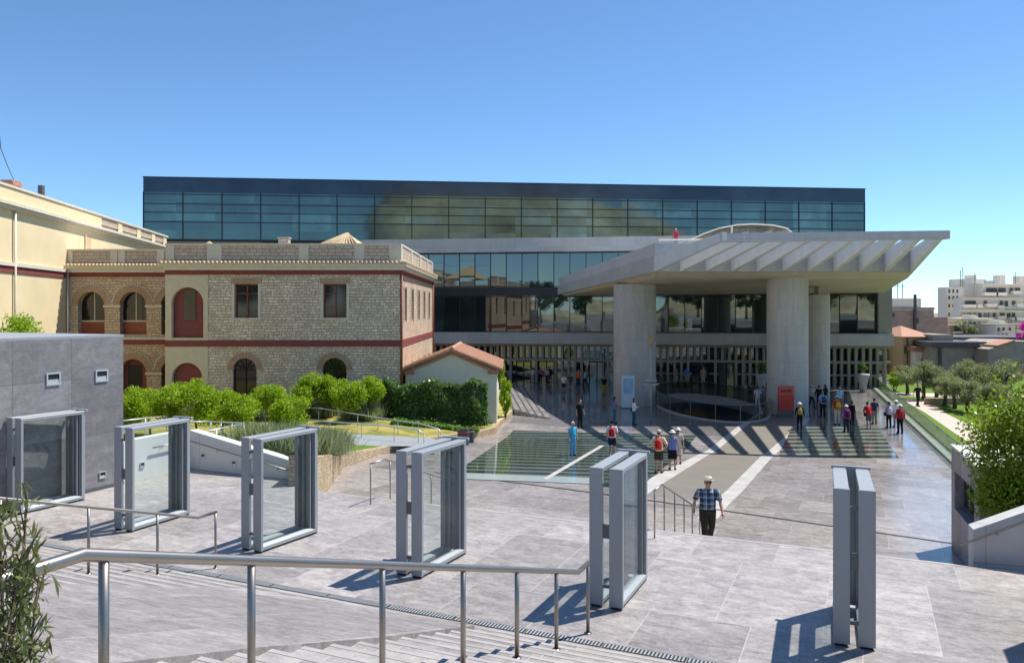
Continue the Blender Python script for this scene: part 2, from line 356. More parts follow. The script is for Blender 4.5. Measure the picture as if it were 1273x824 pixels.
class MB:
    def __init__(s): s.v = []; s.f = []
    def add(s, vs, fs):
        b = len(s.v); s.v += [Vector(x) for x in vs]; s.f += [tuple(b + i for i in f) for f in fs]
        return s
    def hexa(s, p):       # 8 points: bottom 4 ccw, top 4 ccw
        return s.add(p, [(3, 2, 1, 0), (4, 5, 6, 7), (0, 1, 5, 4), (1, 2, 6, 5), (2, 3, 7, 6), (3, 0, 4, 7)])
    def box(s, x0, x1, y0, y1, z0, z1):
        return s.hexa([(x0, y0, z0), (x1, y0, z0), (x1, y1, z0), (x0, y1, z0), (x0, y0, z1), (x1, y0, z1), (x1, y1, z1), (x0, y1, z1)])
    def slab(s, a, b, t, z0, z1, z0b=None, z1b=None):
        """wall from a to b (plan points), thickness t to the left of a->b"""
        a = Vector((a[0], a[1])); b = Vector((b[0], b[1])); d = (b - a).normalized(); n = Vector((-d.y, d.x)) * t
        z0b = z0 if z0b is None else z0b; z1b = z1 if z1b is None else z1b
        if t >= 0:
            return s.hexa([(*a, z0), (*b, z0b), (*(b + n), z0b), (*(a + n), z0), (*a, z1), (*b, z1b), (*(b + n), z1b), (*(a + n), z1)])
        return s.hexa([(*(a + n), z0), (*(b + n), z0b), (*b, z0b), (*a, z0), (*(a + n), z1), (*(b + n), z1b), (*b, z1b), (*a, z1)])
    def prism(s, poly, z0, z1):
        n = len(poly)
        area = sum(poly[i][0] * poly[(i + 1) % n][1] - poly[(i + 1) % n][0] * poly[i][1] for i in range(n))
        if area < 0: poly = poly[::-1]
        vs = [(p[0], p[1], z0) for p in poly] + [(p[0], p[1], z1) for p in poly]
        return s.add(vs, [tuple(range(n))[::-1], tuple(range(n, 2 * n))] + [(i, (i + 1) % n, n + (i + 1) % n, n + i) for i in range(n)])
    def tube(s, pts, r, n=10, cap=True):
        pts = [Vector(p) for p in pts]; k = len(pts)
        rs = r if isinstance(r, (list, tuple)) else [r] * k
        vs = []; up = None
        for i, p in enumerate(pts):
            d = ((pts[i] - pts[i - 1]).normalized() if i else Vector((0, 0, 0))) + ((pts[i + 1] - pts[i]).normalized() if i < k - 1 else Vector((0, 0, 0)))
            d.normalize()
            if up is None: up = Vector((0, 0, 1)) if abs(d.z) < 0.9 else Vector((1, 0, 0))
            a = d.cross(up).normalized(); b = a.cross(d).normalized()
            for j in range(n):
                t = 2 * math.pi * j / n
                vs.append(p + (a * math.cos(t) + b * math.sin(t)) * rs[i])
        fs = [(i * n + j, i * n + (j + 1) % n, (i + 1) * n + (j + 1) % n, (i + 1) * n + j) for i in range(k - 1) for j in range(n)]
        if cap: fs += [tuple(range(n))[::-1], tuple((k - 1) * n + j for j in range(n))]
        return s.add(vs, fs)
    def rings(s, rings, n=14):
        """closed body from elliptical rings (cx,cy,cz,rx,ry)"""
        vs = []
        for (x, y, z, rx, ry) in rings:
            for j in range(n):
                t = 2 * math.pi * j / n
                vs.append((x + rx * math.cos(t), y + ry * math.sin(t), z))
        k = len(rings)
        fs = [(i * n + j, i * n + (j + 1) % n, (i + 1) * n + (j + 1) % n, (i + 1) * n + j) for i in range(k - 1) for j in range(n)]
        fs += [tuple(range(n))[::-1], tuple((k - 1) * n + j for j in range(n))]
        return s.add(vs, fs)
    def ball(s, c, rx, ry, rz, n=14, m=9):
        rr = []
        for i in range(1, m):
            a = -math.pi / 2 + math.pi * i / m
            rr.append((c[0], c[1], c[2] + rz * math.sin(a), rx * math.cos(a), ry * math.cos(a)))
        return s.rings(rr, n)
    def build(s, name, m, parent=None, smooth=False, local=False, bevel=0.0):
        me = bpy.data.meshes.new(name)
        inv = Matrix.Identity(4) if (parent is None or local) else mw(parent).inverted()
        me.from_pydata([inv @ x for x in s.v], [], s.f)
        me.update()
        if bevel or True:
            bm = bmesh.new(); bm.from_mesh(me)
            bmesh.ops.recalc_face_normals(bm, faces=bm.faces)
            if bevel:
                bmesh.ops.bevel(bm, geom=list(bm.edges), offset=bevel, segments=1, affect='EDGES', clamp_overlap=True)
            bm.to_mesh(me); bm.free()
        if smooth:
            me.polygons.foreach_set('use_smooth', [True] * len(me.polygons))
        box_uv(me)
        me.materials.append(m)
        o = bpy.data.objects.new(name, me); COL.objects.link(o)
        if parent is not None: o.parent = parent
        MAT4[o.name] = mw(parent) if parent is not None else Matrix.Identity(4)
        return o

def tag(o, label=None, cat=None, group=None, kind=None):
    if label: o['label'] = label
    if cat: o['category'] = cat
    if group: o['group'] = group
    if kind: o['kind'] = kind
    return o
def thing(name, label, cat, loc=(0, 0, 0), rz=0.0, group=None):
    o = bpy.data.objects.new(name, None); COL.objects.link(o)
    o.location = loc; o.rotation_euler = (0, 0, rz); o.empty_display_size = 0.2
    MAT4[o.name] = Matrix.Translation(Vector(loc)) @ Matrix.Rotation(rz, 4, 'Z')
    return tag(o, label, cat, group)
def struct(o, label=None):
    o['kind'] = 'structure'
    if label: o['label'] = label
    return o
def dup(root, loc, rz=None, label=None):
    r = root.copy(); COL.objects.link(r); r.location = loc
    if rz is not None: r.rotation_euler = (0, 0, rz)
    if label: r['label'] = label
    MAT4[r.name] = Matrix.Translation(Vector(loc)) @ Matrix.Rotation(r.rotation_euler[2], 4, 'Z')
    for ch in root.children:
        c = ch.copy(); COL.objects.link(c); c.parent = r
        for g in ch.children:
            d = g.copy(); COL.objects.link(d); d.parent = c
    return r

def arch_loop(x0, x1, z0, zs, n=12):
    """rectangle with a half-round head; zs = springing height"""
    r = (x1 - x0) / 2; cx = (x0 + x1) / 2
    return [(x0, z0), (x1, z0)] + [(cx + r * math.cos(math.pi * i / n), zs + r * math.sin(math.pi * i / n)) for i in range(n + 1)]
def rect_loop(x0, x1, z0, z1): return [(x0, z0), (x1, z0), (x1, z1), (x0, z1)]

def holed(name, m, outer, holes, fr, depth, parent, thick=None):
    """flat wall with openings; fr(s,t,q) maps wall coordinates and depth to the world"""
    bm = bmesh.new()
    def loop(pts):
        vs = [bm.verts.new((p[0], p[1], 0)) for p in pts]
        for i in range(len(vs)): bm.edges.new((vs[i], vs[(i + 1) % len(vs)]))
        return vs
    loops = [loop(outer)] + [loop(h) for h in holes]
    bmesh.ops.triangle_fill(bm, use_beauty=True, use_dissolve=False, edges=list(bm.edges), normal=(0, 0, 1))
    for lp in loops:
        back = [bm.verts.new((v.co.x, v.co.y, depth)) for v in lp]
        n = len(lp)
        for i in range(n): bm.faces.new((lp[i], lp[(i + 1) % n], back[(i + 1) % n], back[i]))
    mb = MB(); bm.verts.index_update()
    mb.v = [Vector(fr(v.co.x, v.co.y, v.co.z)) for v in bm.verts]
    mb.f = [tuple(v.index for v in f.verts) for f in bm.faces]
    bm.free()
    me = bpy.data.meshes.new(name); inv = mw(parent).inverted() if parent else Matrix.Identity(4)
    me.from_pydata([inv @ x for x in mb.v], [], mb.f); me.update()
    bm = bmesh.new(); bm.from_mesh(me); bmesh.ops.recalc_face_normals(bm, faces=bm.faces); bm.to_mesh(me); bm.free()
    box_uv(me); me.materials.append(m)
    o = bpy.data.objects.new(name, me); COL.objects.link(o)
    if parent: o.parent = parent
    MAT4[o.name] = mw(parent)
    return o

def loop_ring(mb, loop_in, loop_out, fr, q0, q1):
    """trim between two loops of equal length, open chains"""
    n = len(loop_in); vs = []
    for q in (q0, q1):
        for p in loop_in: vs.append(fr(p[0], p[1], q))
        for p in loop_out: vs.append(fr(p[0], p[1], q))
    fs = []
    for i in range(n - 1):
        a, b, c, d = i, i + 1, n + i + 1, n + i
        fs += [(a, b, c, d), (2 * n + d, 2 * n + c, 2 * n + b, 2 * n + a), (a, 2 * n + a, 2 * n + b, b), (d, c, 2 * n + c, 2 * n + d)]
    fs += [(0, n, 3 * n, 2 * n), (n - 1, 3 * n - 1, 4 * n - 1, 2 * n - 1)]
    mb.add(vs, fs)

def leaves(name, pts, size, m, parent=None, asp=0.5, upbias=0.3, droop=None, rng=NR):
    pts = np.asarray(pts, np.float32); n = len(pts)
    nor = rng.normal(size=(n, 3)); nor[:, 2] += upbias * 2; nor /= np.linalg.norm(nor, axis=1, keepdims=True)
    a = rng.normal(size=(n, 3))
    if droop is not None: a = a * 0.5 + np.array(droop)
    a -= (a * nor).sum(1, keepdims=True) * nor; a /= np.linalg.norm(a, axis=1, keepdims=True) + 1e-9
    b = np.cross(nor, a)
    s = (size * rng.uniform(0.6, 1.3, n))[:, None]
    inv = mw(parent).inverted() if parent else Matrix.Identity(4)
    if parent: pts = pts @ np.array(inv.to_3x3()).T + np.array(inv.translation)
    v = np.stack([pts - a * s * 0.5, pts + b * s * asp * 0.5 + nor * s * 0.06, pts + a * s * 0.5, pts - b * s * asp * 0.5 + nor * s * 0.06], 1).reshape(-1, 3).astype(np.float32)
    me = bpy.data.meshes.new(name)
    me.vertices.add(4 * n); me.vertices.foreach_set('co', v.ravel())
    me.loops.add(4 * n); me.loops.foreach_set('vertex_index', np.arange(4 * n, dtype=np.int32))
    me.polygons.add(n); me.polygons.foreach_set('loop_start', np.arange(0, 4 * n, 4, dtype=np.int32))
    me.update(calc_edges=True); me.validate()
    me.materials.append(m)
    o = bpy.data.objects.new(name, me); COL.objects.link(o)
    if parent: o.parent = parent
    MAT4[o.name] = mw(parent)
    return o

def clump_pts(c, rad, n, nclump=24, spread=0.33, flat=1.0, shell=0.55, rng=NR):
    """points gathered in clumps over and through an ellipsoid"""
    c = np.array(c, float); rad = np.array(rad, float)
    d = rng.normal(size=(nclump, 3)); d /= np.linalg.norm(d, axis=1, keepdims=True)
    cc = d * (shell + (1 - shell) * rng.uniform(0, 1, (nclump, 1)) ** 0.6) * 0.78
    w = rng.uniform(0.5, 1.5, nclump); w /= w.sum()
    idx = rng.choice(nclump, n, p=w)
    q = rng.normal(size=(n, 3)); q /= np.linalg.norm(q, axis=1, keepdims=True)
    q *= (rng.uniform(0, 1, (n, 1)) ** 0.45) * spread * rng.uniform(0.8, 1.2, nclump)[idx][:, None]
    return c + (cc[idx] + q) * rad

def fast_person_mesh(mb, voxel, smooth=2):
    me = bpy.data.meshes.new('tmp'); me.from_pydata(mb.v, [], mb.f); me.update()
    bm = bmesh.new(); bm.from_mesh(me); bmesh.ops.recalc_face_normals(bm, faces=bm.faces); bm.to_mesh(me); bm.free()
    o = bpy.data.objects.new('tmp', me); COL.objects.link(o)
    r = o.modifiers.new('r', 'REMESH'); r.mode = 'VOXEL'; r.voxel_size = voxel; r.use_smooth_shade = True
    sm = o.modifiers.new('s', 'SMOOTH'); sm.factor = 0.5; sm.iterations = smooth
    dg = bpy.context.evaluated_depsgraph_get()
    out = bpy.data.meshes.new_from_object(o.evaluated_get(dg))
    bpy.data.objects.remove(o); bpy.data.meshes.remove(me)
    out.polygons.foreach_set('use_smooth', [True] * len(out.polygons))
    out.materials.clear()
    return out
def link_mesh(name, me, m, parent):
    me.name = name; me.materials.append(m)
    o = bpy.data.objects.new(name, me); COL.objects.link(o); o.parent = parent
    MAT4[o.name] = mw(parent)
    return o

# ------------------------------------------------------------------ people
def person(label, px, py, hpx, face, top, bottom, kind='trousers', sleeve='short', hair=(0.03, 0.02, 0.015), long_hair=False,
           hat=None, shoes=(0.05, 0.05, 0.05), pose='stand', pack=None, bag=None, vox=0.017, loc=None, hgt=None, topmat=None, group='visitors on the museum forecourt', shades=False, eyes=False, belly=0.0, woman=False, wx=1.0):
    P = gnd(px, py) if loc is None else Vector(loc)
    H = max(1.52, min(1.9, hpx * P.y / F)) if hgt is None else hgt
    k = H / 1.80
    if hat: k *= 0.985
    t = thing('person', label, 'person', P, -R(face), group)
    t.scale = (k * wx, k, k); MAT4[t.name] = mw(t) @ Matrix.Diagonal((k * wx, k, k, 1))
    walk = pose == 'walk'
    lean = 0.20 if pose == 'bend' else 0.0
    shw = 0.175 if woman else 0.195
    def Y(z): return max(0, z - 1.0) * lean * 1.6   # forward lean of the trunk
    legs = {}
    for sd in (-1, 1):
        f = (sd if walk else 0) * 1.0
        hip = Vector((sd * 0.088, 0, 0.93))
        if f > 0: kn = Vector((sd * 0.092, 0.15, 0.52)); an = Vector((sd * 0.09, 0.17, 0.10)); toe = Vector((sd * 0.10, 0.33, 0.05))
        elif f < 0: kn = Vector((sd * 0.092, -0.03, 0.50)); an = Vector((sd * 0.09, -0.27, 0.15)); toe = Vector((sd * 0.10, -0.13, 0.05))
        else: kn = Vector((sd * 0.105, 0.015 + 0.01 * sd, 0.51)); an = Vector((sd * 0.115, -0.025, 0.10)); toe = Vector((sd * 0.14, 0.12, 0.04))
        legs[sd] = (hip, kn, an, toe)
    arms = {}
    for sd in (-1, 1):
        sh = Vector((sd * shw, Y(1.44), 1.45))
        if pose == 'hold': el = Vector((sd * 0.255, Y(1.4) + 0.02, 1.17)); wr = Vector((sd * 0.13, Y(1.4) + 0.25, 1.20))
        elif pose == 'hold1' and sd > 0: el = Vector((sd * 0.25, 0.03, 1.17)); wr = Vector((sd * 0.15, 0.27, 1.19))
        elif pose == 'hips': el = Vector((sd * 0.36, -0.06, 1.17)); wr = Vector((sd * 0.2, 0.05, 1.03))
        elif pose == 'bend': el = Vector((sd * 0.26, Y(1.4) + 0.08, 1.14)); wr = Vector((sd * 0.16, Y(1.4) + 0.3, 1.06))
        else:
            sw = 0.10 * (-sd if walk else 0)
            el = Vector((sd * 0.265, -0.03 + sw, 1.17)); wr = Vector((sd * 0.285, 0.05 + sw * 1.7, 0.93))
        arms[sd] = (sh, el, wr)
    b = MB()
    # trunk, neck, head
    hp = 0.165 if woman else 0.158
    wst = 0.125 if woman else 0.142
    b.rings([(0, 0, 0.88, 0.10, 0.07), (0, 0, 0.92, hp, 0.105), (0, 0, 1.02, hp - 0.01, 0.10), (0, Y(1.12) + belly * 0.3, 1.14, wst, 0.095 + belly * 0.5), (0, Y(1.3), 1.30, 0.155, 0.105), (0, Y(1.42), 1.42, 0.16, 0.09), (0, Y(1.48), 1.485, 0.10, 0.065)], 18)
    b.tube([(0, Y(1.46) - 0.005, 1.45), (0, Y(1.55) + 0.01, 1.60)], [0.058, 0.052], 12)
    hc = Vector((0, Y(1.68) + 0.03, 1.685))
    b.ball(hc, 0.076, 0.096, 0.115, 18, 12)
    b.ball(hc + Vector((0, 0.03, -0.055)), 0.058, 0.068, 0.065, 14, 9)          # jaw
    b.tube([hc + Vector((0, 0.088, 0.02)), hc + Vector((0, 0.118, -0.022)), hc + Vector((0, 0.09, -0.03))], [0.008, 0.015, 0.010], 8)
    for sd in (-1, 1): b.ball(hc + Vector((sd * 0.078, -0.005, -0.005)), 0.010, 0.020, 0.032, 8, 6)
    for sd in (-1, 1):
        hip, kn, an, toe = legs[sd]
        mid = kn.lerp(an, 0.3) + Vector((0, -0.012, 0))
        b.tube([hip + Vector((0, 0, 0.04)), hip.lerp(kn, 0.35), kn, mid, an, an - Vector((0, 0, 0.05))], [0.088, 0.080, 0.056, 0.054, 0.036, 0.038], 14)
        b.tube([an - Vector((0, 0.05, 0.055)), an.lerp(toe, 0.5) - Vector((0, 0, 0.025)), toe], [0.038, 0.042, 0.030], 10)
        sh, el, wr = arms[sd]
        b.tube([sh + Vector((-sd * 0.06, 0, 0.005)), sh, sh.lerp(el, 0.5), el, el.lerp(wr, 0.35), wr], [0.055, 0.056, 0.046, 0.037, 0.037, 0.026], 12)
        d = (wr - el).normalized(); side = Vector((0, 1, 0)) if abs(d.y) < 0.7 else Vector((-sd * 1.0, 0, 0)); side = (side - d * side.dot(d)).normalized()
        pal = wr + d * 0.05; thick = d.cross(side).normalized()
        b.tube([wr, wr + d * 0.03, wr + d * 0.085], [0.026, 0.034, 0.034], 10)
        curl = -thick * sd if abs(d.y) < 0.7 else Vector((0, 0, -1))
        for q, (o_, L) in enumerate(((-0.028, 0.062), (-0.0095, 0.075), (0.0095, 0.082), (0.028, 0.072))):
            r0 = wr + d * 0.08 + side * o_
            b.tube([r0, r0 + d * L * 0.5 + curl * 0.008, r0 + d * L * 0.92 + curl * 0.03], [0.0105, 0.0098, 0.008], 8)
        th0 = wr + d * 0.03 + side * 0.028
        b.tube([th0, th0 + side * 0.022 + d * 0.03, th0 + side * 0.024 + d * 0.065 + curl * 0.01], [0.013, 0.012, 0.009], 8)
    link_mesh('body', fast_person_mesh(b, vox * 0.75, 1 if vox < 0.01 else 2), SKIN, t)
    # upper garment
    c = MB(); g = 0.016; zb = (0.955 if vox < 0.01 else 0.93) if kind != 'dress' else 0.55
    if kind == 'dress':
        c.rings([(0, 0, 0.50, 0.23, 0.19), (0, 0, 0.75, 0.205, 0.165), (0, 0, 0.95, hp + 0.03, 0.13), (0, 0.0, 1.14, wst + 0.03, 0.115), (0, 0, 1.30, 0.155 + g, 0.105 + g), (0, 0, 1.42, 0.16 + g, 0.09 + g), (0, 0, 1.50, 0.10, 0.07)], 20)
    else:
        c.rings([(0, 0, zb, hp + 0.022, 0.125), (0, 0, 1.02, hp + 0.018, 0.122), (0, Y(1.12) + belly * 0.35, 1.14, wst + 0.035, 0.115 + belly * 0.6), (0, Y(1.3), 1.30, 0.155 + g + 0.006, 0.105 + g), (0, Y(1.42), 1.42, 0.165 + g, 0.09 + g), (0, Y(1.5), 1.505, 0.098, 0.072)], 20)
    for sd in (-1, 1):
        sh, el, wr = arms[sd]
        if sleeve == 'long': c.tube([sh + Vector((-sd * 0.07, 0, 0.0)), sh, sh.lerp(el, 0.5), el, el.lerp(wr, 0.5), wr], [0.066, 0.07, 0.06, 0.052, 0.046, 0.038], 12)
        elif sleeve == 'short': c.tube([sh + Vector((-sd * 0.07, 0, 0.0)), sh, sh.lerp(el, 0.45), sh.lerp(el, 0.82)], [0.066, 0.071, 0.064, 0.066], 12)
        else: c.tube([sh + Vector((-sd * 0.08, 0, -0.02)), sh], [0.06, 0.058], 12)
    link_mesh('dress' if kind == 'dress' else 'shirt', fast_person_mesh(c, vox * 0.9, 2), topmat or cloth(top), t)
    # lower garment
    if kind != 'dress':
        c = MB()
        if kind == 'skirt':
            c.rings([(0, 0, 0.52, 0.215, 0.175), (0, 0, 0.75, 0.20, 0.155), (0, 0, 0.93, hp + 0.018, 0.118), (0, 0, 1.03, hp - 0.0, 0.105)], 20)
        else:
            c.rings([(0, 0, 0.835, 0.12, 0.09), (0, 0, 0.93, hp + 0.016, 0.116), (0, 0, 1.03, hp + 0.004, 0.108)], 18)
            for sd in (-1, 1):
                hip, kn, an, toe = legs[sd]
                if kind == 'shorts': c.tube([hip + Vector((0, 0, 0.03)), hip.lerp(kn, 0.4), hip.lerp(kn, 0.88)], [0.10, 0.100, 0.092], 14)
                else: c.tube([hip + Vector((0, 0, 0.03)), hip.lerp(kn, 0.4), kn, kn.lerp(an, 0.5), an + Vector((0, 0, -0.035))], [0.10, 0.094, 0.074, 0.066, 0.060], 14)
        link_mesh({'skirt': 'skirt', 'shorts': 'shorts'}.get(kind, 'trousers'), fast_person_mesh(c, vox * 0.9, 2), cloth(bottom), t)
    if kind == 'trousers' and vox < 0.01:
        c = MB(); c.rings([(0, 0.0, 0.945, hp + 0.026, 0.130), (0, 0.0, 0.975, hp + 0.026, 0.130)], 20); c.build('belt', cloth((0.012, 0.01, 0.01)), t, True, local=True)
        for sd in (-1, 1):
            c = MB(); c.hexa([(sd * 0.005, 0.085, 1.44), (sd * 0.05, 0.095, 1.43), (sd * 0.085, 0.03, 1.50), (sd * 0.07, 0.02, 1.51), (sd * 0.005, 0.10, 1.45), (sd * 0.05, 0.112, 1.44), (sd * 0.09, 0.04, 1.52), (sd * 0.07, 0.03, 1.53)]); c.build('collar', M['plaid'], t, local=True)
    for sd in (-1, 1):
        hip, kn, an, toe = legs[sd]
        c = MB(); c.tube([an + Vector((0, -0.055, -0.05)), an + Vector((0, 0.03, -0.035)), toe + Vector((0, 0.02, 0.0)), toe + Vector((0, 0.055, -0.003))], [0.044, 0.054, 0.044, 0.025], 10)
        for v in c.v: v.z = max(v.z, min(0.0, an.z - 0.10))
        c.build('shoe', cloth(shoes), t, True, local=True)
    if hair:
        c = MB(); c.ball(hc + Vector((0, -0.022, 0.022)), 0.085, 0.092, 0.108, 16, 10)
        if long_hair: c.rings([(0, hc.y - 0.06, 1.50, 0.085, 0.035), (0, hc.y - 0.055, 1.60, 0.092, 0.055), (0, hc.y - 0.04, 1.70, 0.085, 0.07)], 14)
        c.build('hair', cloth(hair), t, True, local=True)
    if hat:
        ty, hcol = hat
        c = MB()
        if ty == 'brim':
            hb = 0.045 if vox < 0.01 else 0.02; bw = 0.145 if vox < 0.01 else 0.150
            c.rings([(0, hc.y - 0.015, hc.z + hb + 0.010, bw + .005, bw + .02), (0, hc.y - 0.015, hc.z + hb + 0.024, bw, bw + .015), (0, hc.y - 0.015, hc.z + hb + 0.03, 0.096, 0.115), (0, hc.y - 0.015, hc.z + hb + 0.095, 0.086, 0.105), (0, hc.y - 0.015, hc.z + hb + 0.12, 0.06, 0.075)], 20)
            if vox < 0.01:
                for v in c.v: v.z += (v.y - hc.y) * 0.22
        else:
            c.rings([(0, hc.y - 0.005, hc.z + 0.015, 0.092, 0.112), (0, hc.y - 0.005, hc.z + 0.075, 0.089, 0.108), (0, hc.y - 0.005, hc.z + 0.12, 0.06, 0.075), (0, hc.y - 0.005, hc.z + 0.132, 0.02, 0.03)], 18)
            c.rings([(0, hc.y + 0.12, hc.z + 0.018, 0.072, 0.075), (0, hc.y + 0.115, hc.z + 0.032, 0.070, 0.07)], 16)
        c.build('hat', cloth(hcol), t, True, local=True)
        if ty == 'brim' and vox < 0.01:
            c = MB(); c.rings([(0, hc.y - 0.005, hc.z + 0.085, 0.0985, 0.1175), (0, hc.y - 0.012, hc.z + 0.105, 0.095, 0.114)], 20)
            for v in c.v: v.z += (v.y - hc.y) * 0.22
            c.build('hat_band', cloth((0.25, 0.2, 0.13)), t, True, local=True)
    if shades:
        c = MB()
        for sd in (-1, 1): c.ball(hc + Vector((sd * 0.034, 0.092, 0.012)), 0.028, 0.012, 0.019, 12, 7); c.tube([hc + Vector((sd * 0.06, 0.08, 0.016)), hc + Vector((sd * 0.079, 0.0, 0.012))], 0.004, 6)
        c.tube([hc + Vector((-0.01, 0.1, 0.016)), hc + Vector((0.01, 0.1, 0.016))], 0.004, 6)
        c.build('sunglasses', cloth((0.008, 0.008, 0.01)), t, True, local=True)
    if eyes:
        c = MB()
        for sd in (-1, 1): c.ball(hc + Vector((sd * 0.031, 0.084, 0.012)), 0.013, 0.008, 0.009, 10, 6)
        c.build('eyes', cloth((0.03, 0.022, 0.018)), t, True, local=True)
        c = MB(); c.ball(hc + Vector((0, 0.092, -0.062)), 0.024, 0.008, 0.006, 10, 6); c.build('mouth', cloth((0.3, 0.1, 0.09)), t, True, local=True)
    if pack:
        pcol, plabel = pack[0], pack[1]
        q = thing('backpack', plabel, 'backpack', (mw(t) @ Vector((0, Y(1.25) - 0.20, 1.02))), -R(face), 'backpacks worn by visitors')
        q.scale = (k, k, k); MAT4[q.name] = mw(q) @ Matrix.Scale(k, 4)
        c = MB(); c.rings([(0, 0, 0, 0.11, 0.06), (0, 0, 0.03, 0.145, 0.085), (0, -0.005, 0.18, 0.15, 0.09), (0, 0, 0.33, 0.135, 0.08), (0, 0.01, 0.41, 0.09, 0.05), (0, 0.015, 0.43, 0.04, 0.02)], 16)
        c.build('bag', cloth(pcol), q, True, local=True)
        c = MB(); c.rings([(0, -0.085, 0.05, 0.09, 0.03), (0, -0.095, 0.12, 0.1, 0.035), (0, -0.085, 0.2, 0.085, 0.025)], 12); c.build('pocket', cloth([x * 0.75 for x in pcol]), q, True, local=True)
        for sd in (-1, 1):
            c = MB(); c.tube([(sd * 0.1, 0.07, 0.05), (sd * 0.15, 0.20, 0.18), (sd * 0.125, 0.335, 0.33), (sd * 0.115, 0.31, 0.44), (sd * 0.10, 0.20, 0.487), (sd * 0.085, 0.06, 0.42)], 0.016, 8)
            c.build('strap', cloth([x * 0.6 for x in pcol]), q, True, local=True)
    if bag:
        bcol, blabel, sd = bag
        q = thing('shoulder_bag', blabel, 'bag', (mw(t) @ Vector((sd * 0.27, -0.02, 0.86))), -R(face))
        q.scale = (k, k, k); MAT4[q.name] = mw(q) @ Matrix.Scale(k, 4)
        c = MB(); c.rings([(0, 0, 0, 0.05, 0.13), (0, 0, 0.03, 0.065, 0.16), (0, 0, 0.2, 0.05, 0.14), (0, 0, 0.24, 0.02, 0.11)], 16); c.build('pouch', cloth(bcol), q, True, local=True)
        c = MB(); c.tube([(0, 0.11, 0.22), (-sd * 0.10, 0.05, 0.60), (-sd * 0.11, 0.0, 0.66), (-sd * 0.10, -0.05, 0.60), (0, -0.11, 0.22)], 0.010, 6); c.build('strap', cloth(bcol), q, True, local=True)
    return t

